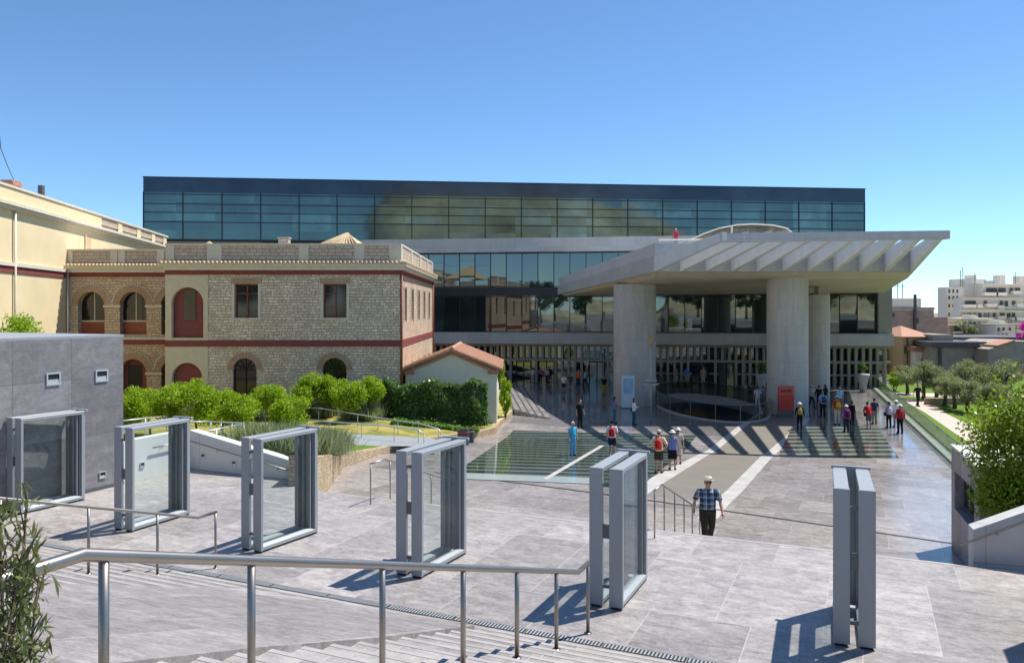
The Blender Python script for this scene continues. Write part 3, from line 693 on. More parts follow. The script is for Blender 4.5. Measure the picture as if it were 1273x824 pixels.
W = (0.75, 0.74, 0.72); BK = (0.012, 0.012, 0.014); NV = (0.02, 0.025, 0.06); RD = (0.55, 0.02, 0.025); JEAN = (0.06, 0.14, 0.26)
def people():
    person('man in blue plaid shirt and pale sun hat climbing the steps', 880, 678, 87, 183, (0, 0, 0), (0.045, 0.038, 0.028), hair=(0.4, 0.38, 0.35), hat=('brim', (0.72, 0.66, 0.50)),
           vox=0.0085, loc=(5.09, 20.5, zg(5.09, 20.5)), hgt=1.79, topmat=M['plaid'], shades=True, belly=0.06, wx=1.2, pose='walk', shoes=(0.05, 0.04, 0.03))
    person('white-haired man in cyan shirt and light blue trousers on the glass floor', 712, 567, 43, 140, (0.06, 0.40, 0.60), (0.10, 0.33, 0.55), hair=(0.75, 0.74, 0.72), eyes=True, shoes=(0.04, 0.06, 0.1), belly=0.03)
    person('man in white T-shirt, black cap and navy shorts with red rucksack', 761, 567, 45, 15, W, NV, 'shorts', hat=('cap', BK), shoes=(0.6, 0.6, 0.58), pack=(RD, 'red rucksack on the man in navy shorts'))
    person('man in cream polo and dark shorts with red drawstring bag', 819, 588, 53, 20, (0.68, 0.62, 0.42), (0.05, 0.045, 0.03), 'shorts', hat=('cap', (0.5, 0.47, 0.4)), pose='hips', pack=((0.7, 0.035, 0.03), 'bright red bag on the back of the man in cream polo'), hgt=1.80)
    person('woman in sleeveless blue top and black skirt beside the man in cream', 836, 584, 50, 10, (0.17, 0.20, 0.50), BK, 'skirt', 'none', hat=('brim', W), woman=True, hgt=1.70)
    person('woman in long beige dress and white hat beside the blue top', 843, 577, 46, 0, (0.52, 0.46, 0.38), BK, 'dress', 'short', hat=('brim', (0.78, 0.73, 0.66)), woman=True, hgt=1.65)
    person('man all in black standing at the edge of the shadow', 721, 532, 37, 150, BK, BK, hgt=1.78)
    person('dark-haired woman in purple print blouse and jeans reading a leaflet', 764, 526, 33, 90, (0.22, 0.17, 0.34), JEAN, sleeve='long', long_hair=True, pose='hold', woman=True)
    person('red-haired woman in white top and teal trousers facing right', 788, 528, 33, 80, W, (0.02, 0.10, 0.15), sleeve='long', hair=(0.16, 0.03, 0.02), long_hair=True, pose='hold', bag=(BK, 'black handbag carried by the red-haired woman', -1), woman=True)
    G2 = 'people in the shade before the doors'
    person('woman in white blouse and dark shorts in the shade left of the column', 701, 488, 23, 180, W, NV, 'shorts', woman=True, group=G2)
    person('person in brown shirt and khaki shorts beside the white blouse', 709, 485, 20, 180, (0.10, 0.06, 0.04), (0.2, 0.17, 0.11), 'shorts', group=G2)
    person('person in bright orange vest before the entrance doors', 719, 481, 22, 180, (0.75, 0.13, 0.05), (0.03, 0.05, 0.09), sleeve='none', pose='walk', group=G2)
    person('person in white jacket walking behind the orange vest', 727, 480, 18, 90, (0.5, 0.55, 0.62), NV, sleeve='long', pose='walk', group=G2)
    person('person in black top and yellow trousers left of the column', 751, 491, 24, 200, BK, (0.40, 0.29, 0.03), bag=((0.7, 0.5, 0.02), 'yellow shoulder bag left of the column', 1), group=G2)
    person('person in pale shirt at the glass doors farthest left', 662, 476, 19, 20, (0.5, 0.48, 0.44), (0.35, 0.33, 0.3), group=G2)
    person('person in pink top at the middle doorway', 672, 475, 18, 0, (0.5, 0.13, 0.2), BK, group=G2)
    person('person in dark jacket in the middle doorway behind pink tops', 676, 474, 19, 30, (0.05, 0.03, 0.04), BK, sleeve='long', group=G2)
    person('person in pale pink shirt right of the dark jacket', 680, 476, 18, 180, (0.55, 0.33, 0.36), NV, group=G2)
    person('person in black right of the middle doorway', 684, 475, 19, 200, BK, BK, sleeve='long', group=G2)
    person('man in bright blue shirt beyond the oval opening', 854, 479, 23, 180, (0.08, 0.17, 0.60), (0.25, 0.24, 0.2), group=G2)
    person('woman in pale pink clothes beyond the oval opening', 874, 479, 23, 180, (0.45, 0.30, 0.28), (0.42, 0.33, 0.3), long_hair=True, woman=True, group=G2)
    person('person in grey blue shirt beside the lamp post', 822, 478, 20, 90, (0.2, 0.23, 0.32), (0.1, 0.1, 0.12), group=G2)
    person('person in light grey clothes leaning by the oval opening', 841, 478, 20, 130, (0.25, 0.25, 0.26), (0.3, 0.3, 0.3), group=G2)
    person('person in white shirt and white trousers left of the red sign', 942, 509, 29, 0, (0.62, 0.66, 0.75), (0.55, 0.55, 0.55), group=G2)
    person('person in slate blue shirt between white shirt and red sign', 949, 506, 26, 20, (0.2, 0.22, 0.33), (0.4, 0.4, 0.42), group=G2)
    person('person in dark clothes at the rail of the oval opening', 934, 500, 23, 30, (0.06, 0.06, 0.07), (0.15, 0.15, 0.16), group=G2)
    G3 = 'visitors gathered by the right columns'
    person('visitor in black with white hat right of the red sign', 994, 534, 34, 10, BK, BK, sleeve='long', hat=('brim', W), pack=((0.45, 0.32, 0.06), 'yellowish rucksack on the visitor in black'), group=G3, woman=True)
    person('visitor in white shirt and navy trousers at the far column', 1009, 508, 30, 60, (0.6, 0.58, 0.64), NV, hat=('cap', (0.5, 0.5, 0.5)), pose='walk', group=G3)
    person('visitor in dark jacket left of the far column', 1018, 506, 27, 40, (0.03, 0.02, 0.025), NV, sleeve='long', group=G3)
    person('visitor in black dress against the far column', 1026, 505, 27, 330, BK, BK, 'dress', long_hair=True, woman=True, group=G3)
    person('man in light blue shirt and black trousers with navy rucksack', 1023, 519, 33, 0, (0.25, 0.42, 0.62), BK, pack=((0.03, 0.07, 0.14), 'navy rucksack on the light blue shirt'), hair=(0.25, 0.2, 0.15), group=G3)
    person('man in sky blue shirt and cap behind the red shirts', 1044, 509, 28, 0, (0.30, 0.52, 0.75), (0.2, 0.2, 0.22), hat=('cap', (0.5, 0.6, 0.7)), group=G3)
    person('visitor in red shirt and cream trousers with tan hat', 1041, 528, 40, 5, (0.50, 0.05, 0.03), (0.55, 0.5, 0.42), hat=('brim', (0.62, 0.55, 0.4)), pack=((0.62, 0.38, 0.04), 'golden yellow rucksack on the red shirt'), group=G3)
    person('woman in magenta top with white sun hat and dark trousers', 1052, 537, 34, 0, (0.52, 0.05, 0.30), (0.03, 0.035, 0.04), hat=('brim', (0.68, 0.66, 0.66)), pack=((0.03, 0.02, 0.07), 'small dark rucksack on the magenta top'), woman=True, group=G3)
    person('visitor in black behind the magenta top', 1059, 528, 28, 60, BK, BK, sleeve='long', group=G3)
    person('man in red shirt and grey shorts bending forward', 1080, 533, 33, 0, (0.60, 0.025, 0.03), (0.10, 0.13, 0.16), 'shorts', pose='bend', shoes=(0.5, 0.5, 0.5), bag=(BK, 'black bag beside the man in grey shorts', -1), belly=0.03, group=G3)
    person('man in plum shirt and khaki trousers behind the bending man', 1087, 527, 32, 0, (0.06, 0.04, 0.08), (0.25, 0.21, 0.16), group=G3)
    person('visitor with navy hat, lilac top and black trousers', 1105, 532, 33, 0, (0.5, 0.42, 0.55), BK, hat=('brim', NV), pack=((0.62, 0.58, 0.70), 'pale lilac rucksack under the navy hat'), bag=(BK, 'black bag left of the lilac top', -1), woman=True, group=G3)
    person('visitor in white hat and white shirt behind the red jacket', 1114, 531, 34, 0, (0.7, 0.68, 0.68), (0.25, 0.27, 0.32), hat=('brim', W), woman=True, group=G3)
    person('visitor in red jacket and black trousers with white hat near the glass rail', 1119, 539, 37, 0, (0.50, 0.03, 0.04), BK, hat=('brim', W), sleeve='long', pack=((0.42, 0.04, 0.04), 'dark red rucksack nearest the glass rail'), woman=True, group=G3)
    P = onz(1141, 505, -2.5)
    person('person in dark clothes walking up the garden path', 1141, 505, 19, 170, (0.03, 0.025, 0.03), BK, pose='walk', loc=P, hgt=1.7)
    person('white-haired person in pink on the terrace above the entrance', 840, 300, 20, 200, (0.7, 0.05, 0.12), (0.4, 0.4, 0.4), hair=(0.7, 0.7, 0.68), loc=(13.3, 64.0, 9.7), hgt=1.68, woman=True)
people()

# ------------------------------------------------------------------ ground
def grid_sheet(name, m, us, vs, zf, drop=0.0):
    mb = MB(); nu = len(us)
    for v in vs:
        for u in us:
            p = uv2w(u, v); mb.v.append(Vector((p.x, p.y, zf(p.x, p.y) - drop)))
    for j in range(len(vs) - 1):
        for i in range(nu - 1): mb.f.append((j * nu + i, j * nu + i + 1, (j + 1) * nu + i + 1, (j + 1) * nu + i))
    return mb.build(name, m)

# far terrain
mb = MB()
mb.add([(-3000, -3000, -8.5), (3000, -3000, -8.5), (3000, 3000, -8.5), (-3000, 3000, -8.5)], [(0, 1, 2, 3)])
struct(mb.build('ground', M['earth']), 'dry earth of the surrounding city')

# plaza: sloping part, then a level part with the oval opening
PITC, PIA, PIB = Vector((15.0, 60.5)), 3.6, 8.5
def ell(a, b, n=48, off=0.0): return [(PITC.x + (a + off) * math.cos(2 * math.pi * i / n), PITC.y + (b + off) * math.sin(2 * math.pi * i / n)) for i in range(n)]
bm = bmesh.new()
def lp(pts, z):
    vs = [bm.verts.new((p[0], p[1], z)) for p in pts]
    for i in range(len(vs)): bm.edges.new((vs[i], vs[(i + 1) % len(vs)]))
    return vs
outer = [uv2w(-60, 47), uv2w(22, 47), uv2w(22, 60), uv2w(12, 100), uv2w(-100, 100)]
lp([(p.x, p.y) for p in outer], -2.6); lp(ell(PIA, PIB), -2.6)
bmesh.ops.triangle_fill(bm, use_beauty=True, edges=list(bm.edges), normal=(0, 0, 1))
bm.verts.index_update()
mb = MB(); mb.v = [v.co.copy() for v in bm.verts]; mb.f = [tuple(v.index for v in f.verts) for f in bm.faces]; bm.free()
struct(mb.build('polished_floor', M['polished']), 'polished marble floor before the entrance, canopy shade put into its colour'); mb = MB()
us = [-60, -30, 0, 22]; vs = [20.95, 26, 30, 34, 38, 42, 47]; b0 = len(mb.v)
for v in vs:
    for u in us:
        p = uv2w(u, v); mb.v.append(Vector((p.x, p.y, zg(p.x, p.y))))
for j in range(len(vs) - 1):
    for i in range(3): mb.f.append((b0 + j * 4 + i, b0 + j * 4 + i + 1, b0 + (j + 1) * 4 + i + 1, b0 + (j + 1) * 4 + i))
struct(mb.build('plaza', M['paving']), 'grey marble forecourt of the museum')

# landing with the gates, and the lower flight beyond its edge
mb = MB(); a = [uv2w(-19, 10.41), uv2w(16, 10.41), uv2w(16, 17.0), uv2w(-19, 17.0)]
mb.prism([(p.x, p.y) for p in a], -1.0, 0.0)
a = [uv2w(-19, 17.0), uv2w(-13.95, 17.0), uv2w(-13.95, 17.9), uv2w(-19, 17.9)]
mb.prism([(p.x, p.y) for p in a], -1.0, -0.003)
struct(mb.build('landing', M['landing']), 'marble landing carrying the row of gates')
mb = MB(); mn = MB()
for i in range(9):
    z1 = -0.155 * (i + 1) + 0.0; v0, v1 = 17.0 + i * 0.44, 17.0 + (i + 1) * 0.44
    a = [uv2w(-11.6, v0), uv2w(10.3, v0), uv2w(10.3, v1), uv2w(-11.6, v1)]
    mb.prism([(p.x, p.y) for p in a], -2.2, z1)
    a = [uv2w(-11.55, v1 - 0.09), uv2w(10.25, v1 - 0.09), uv2w(10.25, v1 + 0.004), uv2w(-11.55, v1 + 0.004)]
    mn.prism([(p.x, p.y) for p in a], z1 - 0.03, z1 + 0.004)
ms = MB()
for va, vb in ((17.0, 19.0), (19.0, 21.0), (21.0, 23.5)):
    q = [uv2w(-18.5, va), uv2w(-11.6, va), uv2w(-11.6, vb), uv2w(-18.5, vb)]
    ms.add([Vector((p.x, p.y, zg(p.x, p.y) + 0.006)) for p in q], [(0, 1, 2, 3)])
struct(ms.build('side_ramp', M['paving']), 'sloping paved ramp beside the lower steps')
so = struct(mb.build('lower_stairs', M['stair']), 'flight of steps from the landing down to the plaza')
mn.build('nosing', M['nosing'], so)
# edge strip of the landing
mb = MB(); a = [uv2w(-18.6, 16.9), uv2w(15, 16.9), uv2w(15, 17.003), uv2w(-18.6, 17.003)]
mb.prism([(p.x, p.y) for p in a], -0.05, 0.004); struct(mb.build('pavement_edge_strip', M['nosing']), 'pale edge strip of the landing')
# upper flight, towards the street
RISE, TREAD, NST, VF = 0.1387, 0.4389, 18, 10.40
mb = MB(); mn = MB()
for i in range(NST):
    z1 = RISE * (i + 1); v0, v1 = VF - (i + 1) * TREAD, VF - i * TREAD
    if i == NST - 1: v0 = -8.0
    a = [uv2w(-19.5, v0), uv2w(9.0, v0), uv2w(9.0, v1), uv2w(-19.5, v1)]
    mb.prism([(p.x, p.y) for p in a], -1.0, z1)
    a = [uv2w(-19.4, v1 - 0.06), uv2w(8.95, v1 - 0.06), uv2w(8.95, v1 + 0.004), uv2w(-19.4, v1 + 0.004)]
    mn.prism([(p.x, p.y) for p in a], z1 - 0.035, z1 + 0.004)
so = struct(mb.build('stairs', M['stair']), 'broad marble steps with pale nosings in the foreground')
mn.build('nosing', M['nosing'], so)
# diagonal ramp cutting through the upper flight
def onslope(px, py):
    d0 = 2.0
    while d0 < 30:
        p = at(px, py, d0); zz = RISE + 0.03 + (VF - vof(p.x, p.y)) * RISE / TREAD
        if p.z <= zz: break
        d0 += 0.01
    return p
mb = MB(); q = [onslope(*c) for c in ((-260, 712), (40, 724), (303, 731), (440, 752), (590, 777), (470, 792), (322, 804), (120, 826), (-260, 862))]
for p in q[2:5]: p.z = max(p.z, 0.012)
n = len(q); mb.v = q + [p - Vector((0, 0, 0.35)) for p in q]; mb.f = [tuple(range(n))] + [(i, (i + 1) % n, n + (i + 1) % n, n + i) for i in range(n)]
struct(mb.build('ramp', M['landing']), 'plain stone ramp crossing the striped steps diagonally')

# drainage channel at the foot of the steps
dt = thing('drain_channel', 'long dark slotted drain along the foot of the steps', 'drain', uv2w(-8, 10.82))
mb = MB(); mg = MB()
for k in range(26):
    u0 = -19 + k * 1.2
    a = [uv2w(u0, 10.76), uv2w(u0 + 1.185, 10.76), uv2w(u0 + 1.185, 10.93), uv2w(u0, 10.93)]
    mb.prism([(p.x, p.y) for p in a], -0.03, 0.004)
    for j in range(22):
        a0 = u0 + 0.02 + j * 0.053
        a = [uv2w(a0, 10.775), uv2w(a0 + 0.026, 10.775), uv2w(a0 + 0.026, 10.915), uv2w(a0, 10.915)]
        mg.prism([(p.x, p.y) for p in a], 0.0, 0.009)
mb.build('channel', M['black'], dt); mg.build('grating', M['gate'], dt)

# brown strip with pale borders, running down the plaza to the entrance
def strip(name, m, pts, lift, lab):
    """pts: pairs of picture-surveyed ground points (left,right) along the strip"""
    mb = MB()
    rows = []
    for (l, r) in pts: rows.append((gnd(*l), gnd(*r)))
    fine = []
    for (a, b), (c, d) in zip(rows, rows[1:]):
        for t in [i / 8 for i in range(8)]: fine.append((a.lerp(c, t), b.lerp(d, t)))
    fine.append(rows[-1])
    for a, b in fine:
        for p in (a, b): mb.v.append(Vector((p.x, p.y, zg(p.x, p.y) + lift)))
    for i in range(len(fine) - 1): mb.f.append((2 * i, 2 * i + 1, 2 * i + 3, 2 * i + 2))
    return struct(mb.build(name, m), lab)
strip('pavement_strip', M['brown_strip'], [((773, 645), (866, 645)), ((818, 605), (903, 610)), ((880, 566), (946, 567)), ((922, 534), (977, 542)), ((948, 514), (1000, 520))], 0.004, 'brown stone strip running down the forecourt')
strip('pavement_border', M['border'], [((750, 645), (773, 645)), ((793, 602), (818, 605)), ((866, 566), (880, 566)), ((912, 534), (922, 534)), ((941, 514), (948, 514))], 0.008, 'pale border left of the brown strip')
strip('pavement_border', M['border'], [((866, 645), (892, 645)), ((903, 610), (924, 610)), ((946, 567), (961, 567)), ((977, 542), (988, 542)), ((1000, 520), (1008, 520))], 0.008, 'pale border right of the brown strip')
# dark joint across the plaza
mb = MB(); q = [gnd(540, 587), gnd(880, 632), gnd(1190, 677)]
for a, b in zip(q, q[1:]):
    for i in range(10):
        p0 = a.lerp(b, i / 10); p1 = a.lerp(b, (i + 1) / 10); o_ = Vector((0.03, 0.055, 0))
        mb.add([Vector((p.x, p.y, zg(p.x, p.y) + 0.012)) for p in (p0 - o_, p1 - o_, p1 + o_, p0 + o_)], [(0, 1, 2, 3)])
struct(mb.build('pavement_joint', M['black']), 'dark slot drain across the forecourt')
# glass floors over the excavation
def glass_floor(label, m, pts, lift=0.014):
    t = thing('glass_floor', label, 'glass floor', gnd(*pts[0]))
    mb = MB(); w = [gnd(*p) for p in pts]; n = 14
    a, b, c, d = w
    for i in range(n + 1):
        for j in range(2):
            p = (a.lerp(d, i / n)) if j == 0 else (b.lerp(c, i / n))
            mb.v.append(Vector((p.x, p.y, zg(p.x, p.y) + lift)))
    for i in range(n): mb.f.append((2 * i, 2 * i + 1, 2 * i + 3, 2 * i + 2))
    mb.build('glass_panels', m, t)
    return t, w
gf, w = glass_floor('large green-striped glass floor left of the brown strip', M['gfloor'], [(556, 594), (800, 602), (866, 541), (638, 535)])
def ribbon(name, m, pts, hw, lift, parent):
    mb = MB(); pts = [gnd(*p) for p in pts]
    for a, b in zip(pts, pts[1:]):
        d = (b - a).normalized(); nrm = Vector((-d.y, d.x, 0)) * hw
        for i in range(8):
            p0 = a.lerp(b, i / 8); p1 = a.lerp(b, (i + 1) / 8)
            mb.add([Vector((p.x, p.y, zg(p.x, p.y) + lift)) for p in (p0 - nrm, p1 - nrm, p1 + nrm, p0 + nrm)], [(0, 1, 2, 3)])
    return mb.build(name, m, parent)
ribbon('pale_joint', M['border'], [(678, 596), (757, 548)], 0.11, 0.022, gf)
ribbon('frosted_edge', M['frost'], [(552, 591), (735, 598)], 0.75, 0.020, gf)
glass_floor('small striped glass floor before the right columns', M['gfloor2'], [(968, 566), (1118, 570), (1090, 530), (985, 530)])

# ------------------------------------------------------------------ gates
gt = thing('folding_glass_gate', '', 'gate', (0, 0, 0), 0, 'folded glass gates on the landing')
GW, GG, GL, GH = 0.225, 0.055, 1.62, 2.25
for sd in (-1, 1):
    x0, x1 = (GG, GG + GW) if sd > 0 else (-GG - GW, -GG)
    f = MB()
    f.box(x0, x1, 0, 0.062, 0.035, GH); f.box(x0 + 0.02, x1 - 0.02, GL - 0.09, GL, 0.035, GH)
    f.box(x0 + 0.012, x1 - 0.012, 0.062, GL - 0.09, GH - 0.075, GH - 0.003); f.box(x0 + 0.012, x1 - 0.012, 0.062, GL - 0.09, 0.04, 0.11)
    lf = f.build('gate_leaf', M['gate'], gt, local=True, bevel=0.006)
    p = MB(); xm = (x0 + x1) / 2
    p.box(xm - 0.012, xm + 0.012, 0.060, GL - 0.088, 0.108, GH - 0.073); p.build('pane', M['pane'], lf, local=True)
    for (ya, yb) in ((0.063, 0.095), (GL - 0.20, GL - 0.165), (GL - 0.13, GL - 0.092)):
        b = MB(); b.box(xm - 0.05, xm + 0.05, ya, yb, 0.111, GH - 0.077); b.build('glazing_bead', M['gate'] if ya < .1 else M['bead'], lf, local=True)
    b = MB(); b.hexa([(x0 + .015, .063, .1105), (x1 - .015, .063, .1105), (x1 - .015, GL - .092, .1105), (x0 + .015, GL - .092, .1105), (xm - .03, .097, .15), (xm + .03, .097, .15), (xm + .03, GL - .2, .15), (xm - .03, GL - .2, .15)]); b.build('bottom_bead', M['gate'], lf, local=True)
    for ya, yb in ((0.01, 0.055), (GL - 0.08, GL - 0.02)):
        b = MB(); b.box(x0 + 0.03, x1 - 0.03, ya, yb, 0.0, 0.036); b.build('foot', M['black'], lf, local=True)
b = MB(); b.box(-GG - GW - 0.01, GG + GW + 0.01, GL + 0.003, GL + 0.06, GH - 0.02, GH + 0.03); b.box(-0.16, 0.16, GL + 0.003, GL + 0.05, 0.05, GH - 0.021); b.build('hinge_post', M['gate'], gt, local=True)
for z in (0.32, 1.12, 1.95):
    b = MB(); b.box(-GG + 0.001, GG - 0.001, 0.012, 0.055, z, z + (0.22 if z == 1.12 else 0.05)); b.build('latch', M['gate_dark'], gt, local=True)
gates = [(1062, 21.5, 'folded glass gate standing alone nearest the right wall'), (753, 24.5, 'folded glass gate beside the end of the near handrail'), (508, 27, 'folded glass gate before the striped glass floor'),
         (312, 29, 'folded glass gate before the lavender bed and stone planter'), (153, 24, 'folded glass gate before the white concrete wall'), (17, 27, 'folded glass gate against the dark grey wall')]
for i, (px, ang, lab) in enumerate(gates):
    kk = (px - CX) / F; d = 12.2 / (VS.x * kk + VS.y)
    loc = (kk * d, d, 0)
    if i == 0:
        gt.location = loc; gt.rotation_euler = (0, 0, -R(ang)); gt['label'] = lab
        GATE = gt
    else: dup(gt, loc, -R(ang), lab)

# ------------------------------------------------------------------ handrails
def railing(label, top, posts, hgt, r=0.022, pr=0.019, m='steel', group=None, base=None):
    t = thing('handrail', label, 'handrail', (top[0][0], top[0][1], 0), 0, group)
    mb = MB(); mb.tube(top, r, 14); mb.build('rail', M[m], t, True)
    for p in posts:
        p = Vector(p); b = p.z - hgt if base is None else base(p)
        mb = MB(); mb.tube([(p.x, p.y, b), (p.x, p.y, p.z - r * 0.5)], pr, 12); mb.build('post', M[m], t, True)
        if pr > 0.018:
            mb = MB(); mb.tube([(p.x, p.y, b), (p.x, p.y, b + 0.012)], pr * 2.1, 14); mb.build('base_plate', M[m], t, True)
    return t
def stair_rail(u, ts, tend, label, r, pr):
    z = lambda t: 1.04 + max(0, t - 0.45) * RISE / TREAD
    pt = lambda t: (lambda w: Vector((w.x, w.y, z(t))))(uv2w(u, 11.15 - t))
    top = [pt(-0.02), pt(0.42), pt(tend)]
    e = uv2w(u, 11.15 - tend - 2.5); top.append(Vector((e.x, e.y, z(tend))))
    def base(p):
        v = vof(p.x, p.y); k = max(0, math.ceil((VF - v) / TREAD))
        return min(k, NST) * RISE
    return railing(label, top, [pt(t) for t in ts], 1.04, r, pr, base=base)
stair_rail(-3.73, (0.0, 1.32, 2.63, 4.0, 5.48, 7.05, 8.17), 8.3, 'near stainless handrail descending the steps across the foreground', 0.036, 0.027)
stair_rail(-11.0, (0.0, 1.32, 2.63, 4.0, 5.4, 6.8), 8.3, 'far stainless handrail descending the steps at the left', 0.026, 0.021)
def lower_rail(u, label):
    a = uv2w(u, 16.35); b = uv2w(u, 17.0); c = uv2w(u, 20.9); e = uv2w(u, 21.35)
    top = [Vector((a.x, a.y, 1.0)), Vector((b.x, b.y, 1.0)), Vector((c.x, c.y, -0.40)), Vector((e.x, e.y, -0.40))]
    ps = [top[0]] + [top[1].lerp(top[2], t) for t in (0.06, 0.33, 0.6, 0.86)] + [top[3]]
    def base(p):
        v = vof(p.x, p.y)
        if v <= 17: return 0.0
        return -0.155 * min(9, math.floor((v - 17) / 0.44) + 1) if v < 20.96 else zg(p.x, p.y)
    return railing(label, top, ps, 1.0, 0.021, 0.017, base=base)
lower_rail(-4.0, 'stainless handrail on the lower steps beside the man in plaid')
lower_rail(-11.1, 'stainless handrail on the lower steps behind the glass gates')

# ------------------------------------------------------------------ walls round the landing
wl = thing('clad_wall', 'tall wall clad in dark grey stone panels at the left', 'wall', (-10.7, 21.7, 0))
A = Vector((-10.7, 21.7)); Bp = A - Vector((VS.x, VS.y)) * 24
mb = MB(); mb.slab(Bp, A, 6.0, -0.3, 4.05); mb.build('wall_body', M['clad'], wl)
mb = MB(); mb.slab(Bp + Vector((VS.x, VS.y)) * 0.0, A + Vector((VS.x, VS.y)) * 0.02, 6.02, 4.053, 4.12); mb.build('coping', M['gate'], wl)
mb = MB(); mb.slab(A - Vector((VS.x, VS.y)) * 14 + Vector((US.x, US.y)) * 0.035, A + Vector((US.x, US.y)) * 0.035, 0.03, 0.0, 0.09); mb.build('base_strip', M['gate_dark'], wl)
def wall_lights(parent, spots, origin, dr, nrm, w=0.22, h=0.17):
    for (s, z) in spots:
        c = Vector((origin.x + dr.x * s, origin.y + dr.y * s, z)); d3 = Vector((dr.x, dr.y, 0)); n3 = Vector((nrm.x, nrm.y, 0)); k = Vector((0, 0, 1))
        def bx(mb, a0, a1, b0, b1, q0, q1):
            P = lambda a, b, q: c + d3 * a + k * b + n3 * q
            mb.hexa([P(a0, b0, q0), P(a1, b0, q0), P(a1, b0, q1), P(a0, b0, q1), P(a0, b1, q0), P(a1, b1, q0), P(a1, b1, q1), P(a0, b1, q1)])
        mb = MB(); t_ = w * 0.2
        bx(mb, -w, w, h - t_, h, 0, 0.03); bx(mb, -w, w, -h, -h + t_ * 1.4, 0, 0.03); bx(mb, -w, -w + t_, -h + t_ * 1.4, h - t_, 0, 0.03); bx(mb, w - t_, w, -h + t_ * 1.4, h - t_, 0, 0.03)
        o = mb.build('wall_light', M['galv'], parent)
        mb = MB(); bx(mb, -w + t_ + .002, w - t_ - .002, -0.01, h - t_ - .002, 0.004, 0.010); mb.build('light_slot', M['black'], o)
        mb = MB(); bx(mb, -w + t_ + .002, w - t_ - .002, -h + t_ * 1.4, -0.012, 0.004, 0.014); mb.build('light_shelf', M['galv'], o)
dV = Vector((VS.x, VS.y)); dU = Vector((US.x, US.y))
def on_v(px):   # distance back from the corner along the wall
    k = (px - CX) / F; return (A.x - k * A.y) / (dV.x - k * dV.y)
sp = []
for px, py in ((66, 471), (126, 467), (127, 590)):
    s = on_v(px); d = A.y - dV.y * s; sp.append((-s, EYE - (py - HY) / F * d))
wall_lights(wl, sp[:2], A, dV, dU, 0.19, 0.16); wall_lights(wl, sp[2:], A, dV, dU, 0.10, 0.09)

ww = thing('white_wall', 'low white concrete wall with handrail behind the gates', 'wall', (-9.6, 23.2, 0))
C0 = Vector((-10.70, 21.72)); C1 = Vector((-9.75, 23.85)); C2 = Vector((-5.6, 22.0))
mb = MB(); mb.slab(C0, C1, 0.3, -0.2, 1.17); mb.slab(C1, C2, 0.3, -0.2, 1.16, -1.2, 0.42); mb.build('wall_body', M['white_conc'], ww)
d1 = (C1 - C0).normalized(); d2 = (C2 - C1).normalized(); n1 = Vector((d1.y, -d1.x)); n2 = Vector((d2.y, -d2.x))
mb = MB()
pa = C0 + d1 * 0.9 + n1 * 0.09; pb = C1 + n1 * 0.09 + n2 * 0.09 - d1 * 0.05; pc = C2 + n2 * 0.09
mb.tube([(*pa, 0.86), (*pb, 0.88)], 0.02, 8); mb.tube([(*pb, 0.88), (*pc, 0.16)], 0.02, 8)
mb.build('wall_rail', M['steel'], ww, True)
mb = MB()
for a, b, n, za, zb in ((pa, pb, n1, .86, .88), (pb, pc, n2, .88, .16)):
    for t in (0.25, 0.75):
        p = a.lerp(b, t); z = za + (zb - za) * t; q = p - n * 0.09
        mb.tube([(*p, z - 0.01), (*p, z - 0.07), (*q, z - 0.07)], 0.009, 6)
mb.build('bracket', M['steel'], ww, True)
wall_lights(ww, [(0.6, 0.42), (1.75, 0.45)], C0, d1, n1, 0.07, 0.075); wall_lights(ww, [(0.55, 0.42), (1.75, 0.30), (3.6, -0.05)], C1, d2, n2, 0.07, 0.075)
# shadow-casting slab coping end stones are part of the wall itself

# planter wall of rough stone along the garden edge
GE = [Vector((-5.75, 21.55, 0.85)), Vector((-6.2, 25.0, 0.1)), Vector((-6.35, 27.6, -0.25)), Vector((-6.55, 29.2, -0.62)), Vector((-6.7, 31.5, -0.95)), Vector((-5.97, 35.8, -1.48)), Vector((-3.95, 41.3, -1.85)), Vector((-1.8, 45.3, -2.15)), Vector((-0.95, 47.0, -2.2)), Vector((-0.75, 50, -2.25)), Vector((0.1, 56, -2.3)), Vector((0.2, 69, -2.35))]
pw = thing('planter_wall', 'rough honey stone retaining wall along the garden edge', 'wall', (-5.8, 21.5, 0))
mb = MB(); vs = []; k = len(GE)
for i, p in enumerate(GE):
    a = GE[max(0, i - 1)]; b = GE[min(k - 1, i + 1)]; d = Vector((b.x - a.x, b.y - a.y, 0)).normalized(); n = Vector((-d.y, d.x, 0)) * 0.35
    zb = zg(p.x, p.y) - 0.5
    vs += [(p.x, p.y, zb), (p.x, p.y, p.z), (p.x + n.x, p.y + n.y, p.z), (p.x + n.x, p.y + n.y, zb)]
fs = []
for i in range(k - 1):
    for j in range(4): fs.append((4 * i + j, 4 * i + (j + 1) % 4, 4 * i + 4 + (j + 1) % 4, 4 * i + 4 + j))
fs += [(0, 1, 2, 3), tuple(4 * (k - 1) + j for j in (3, 2, 1, 0))]
mb.add(vs, fs)
mb.build('stonework', M['planter_stone'], pw)
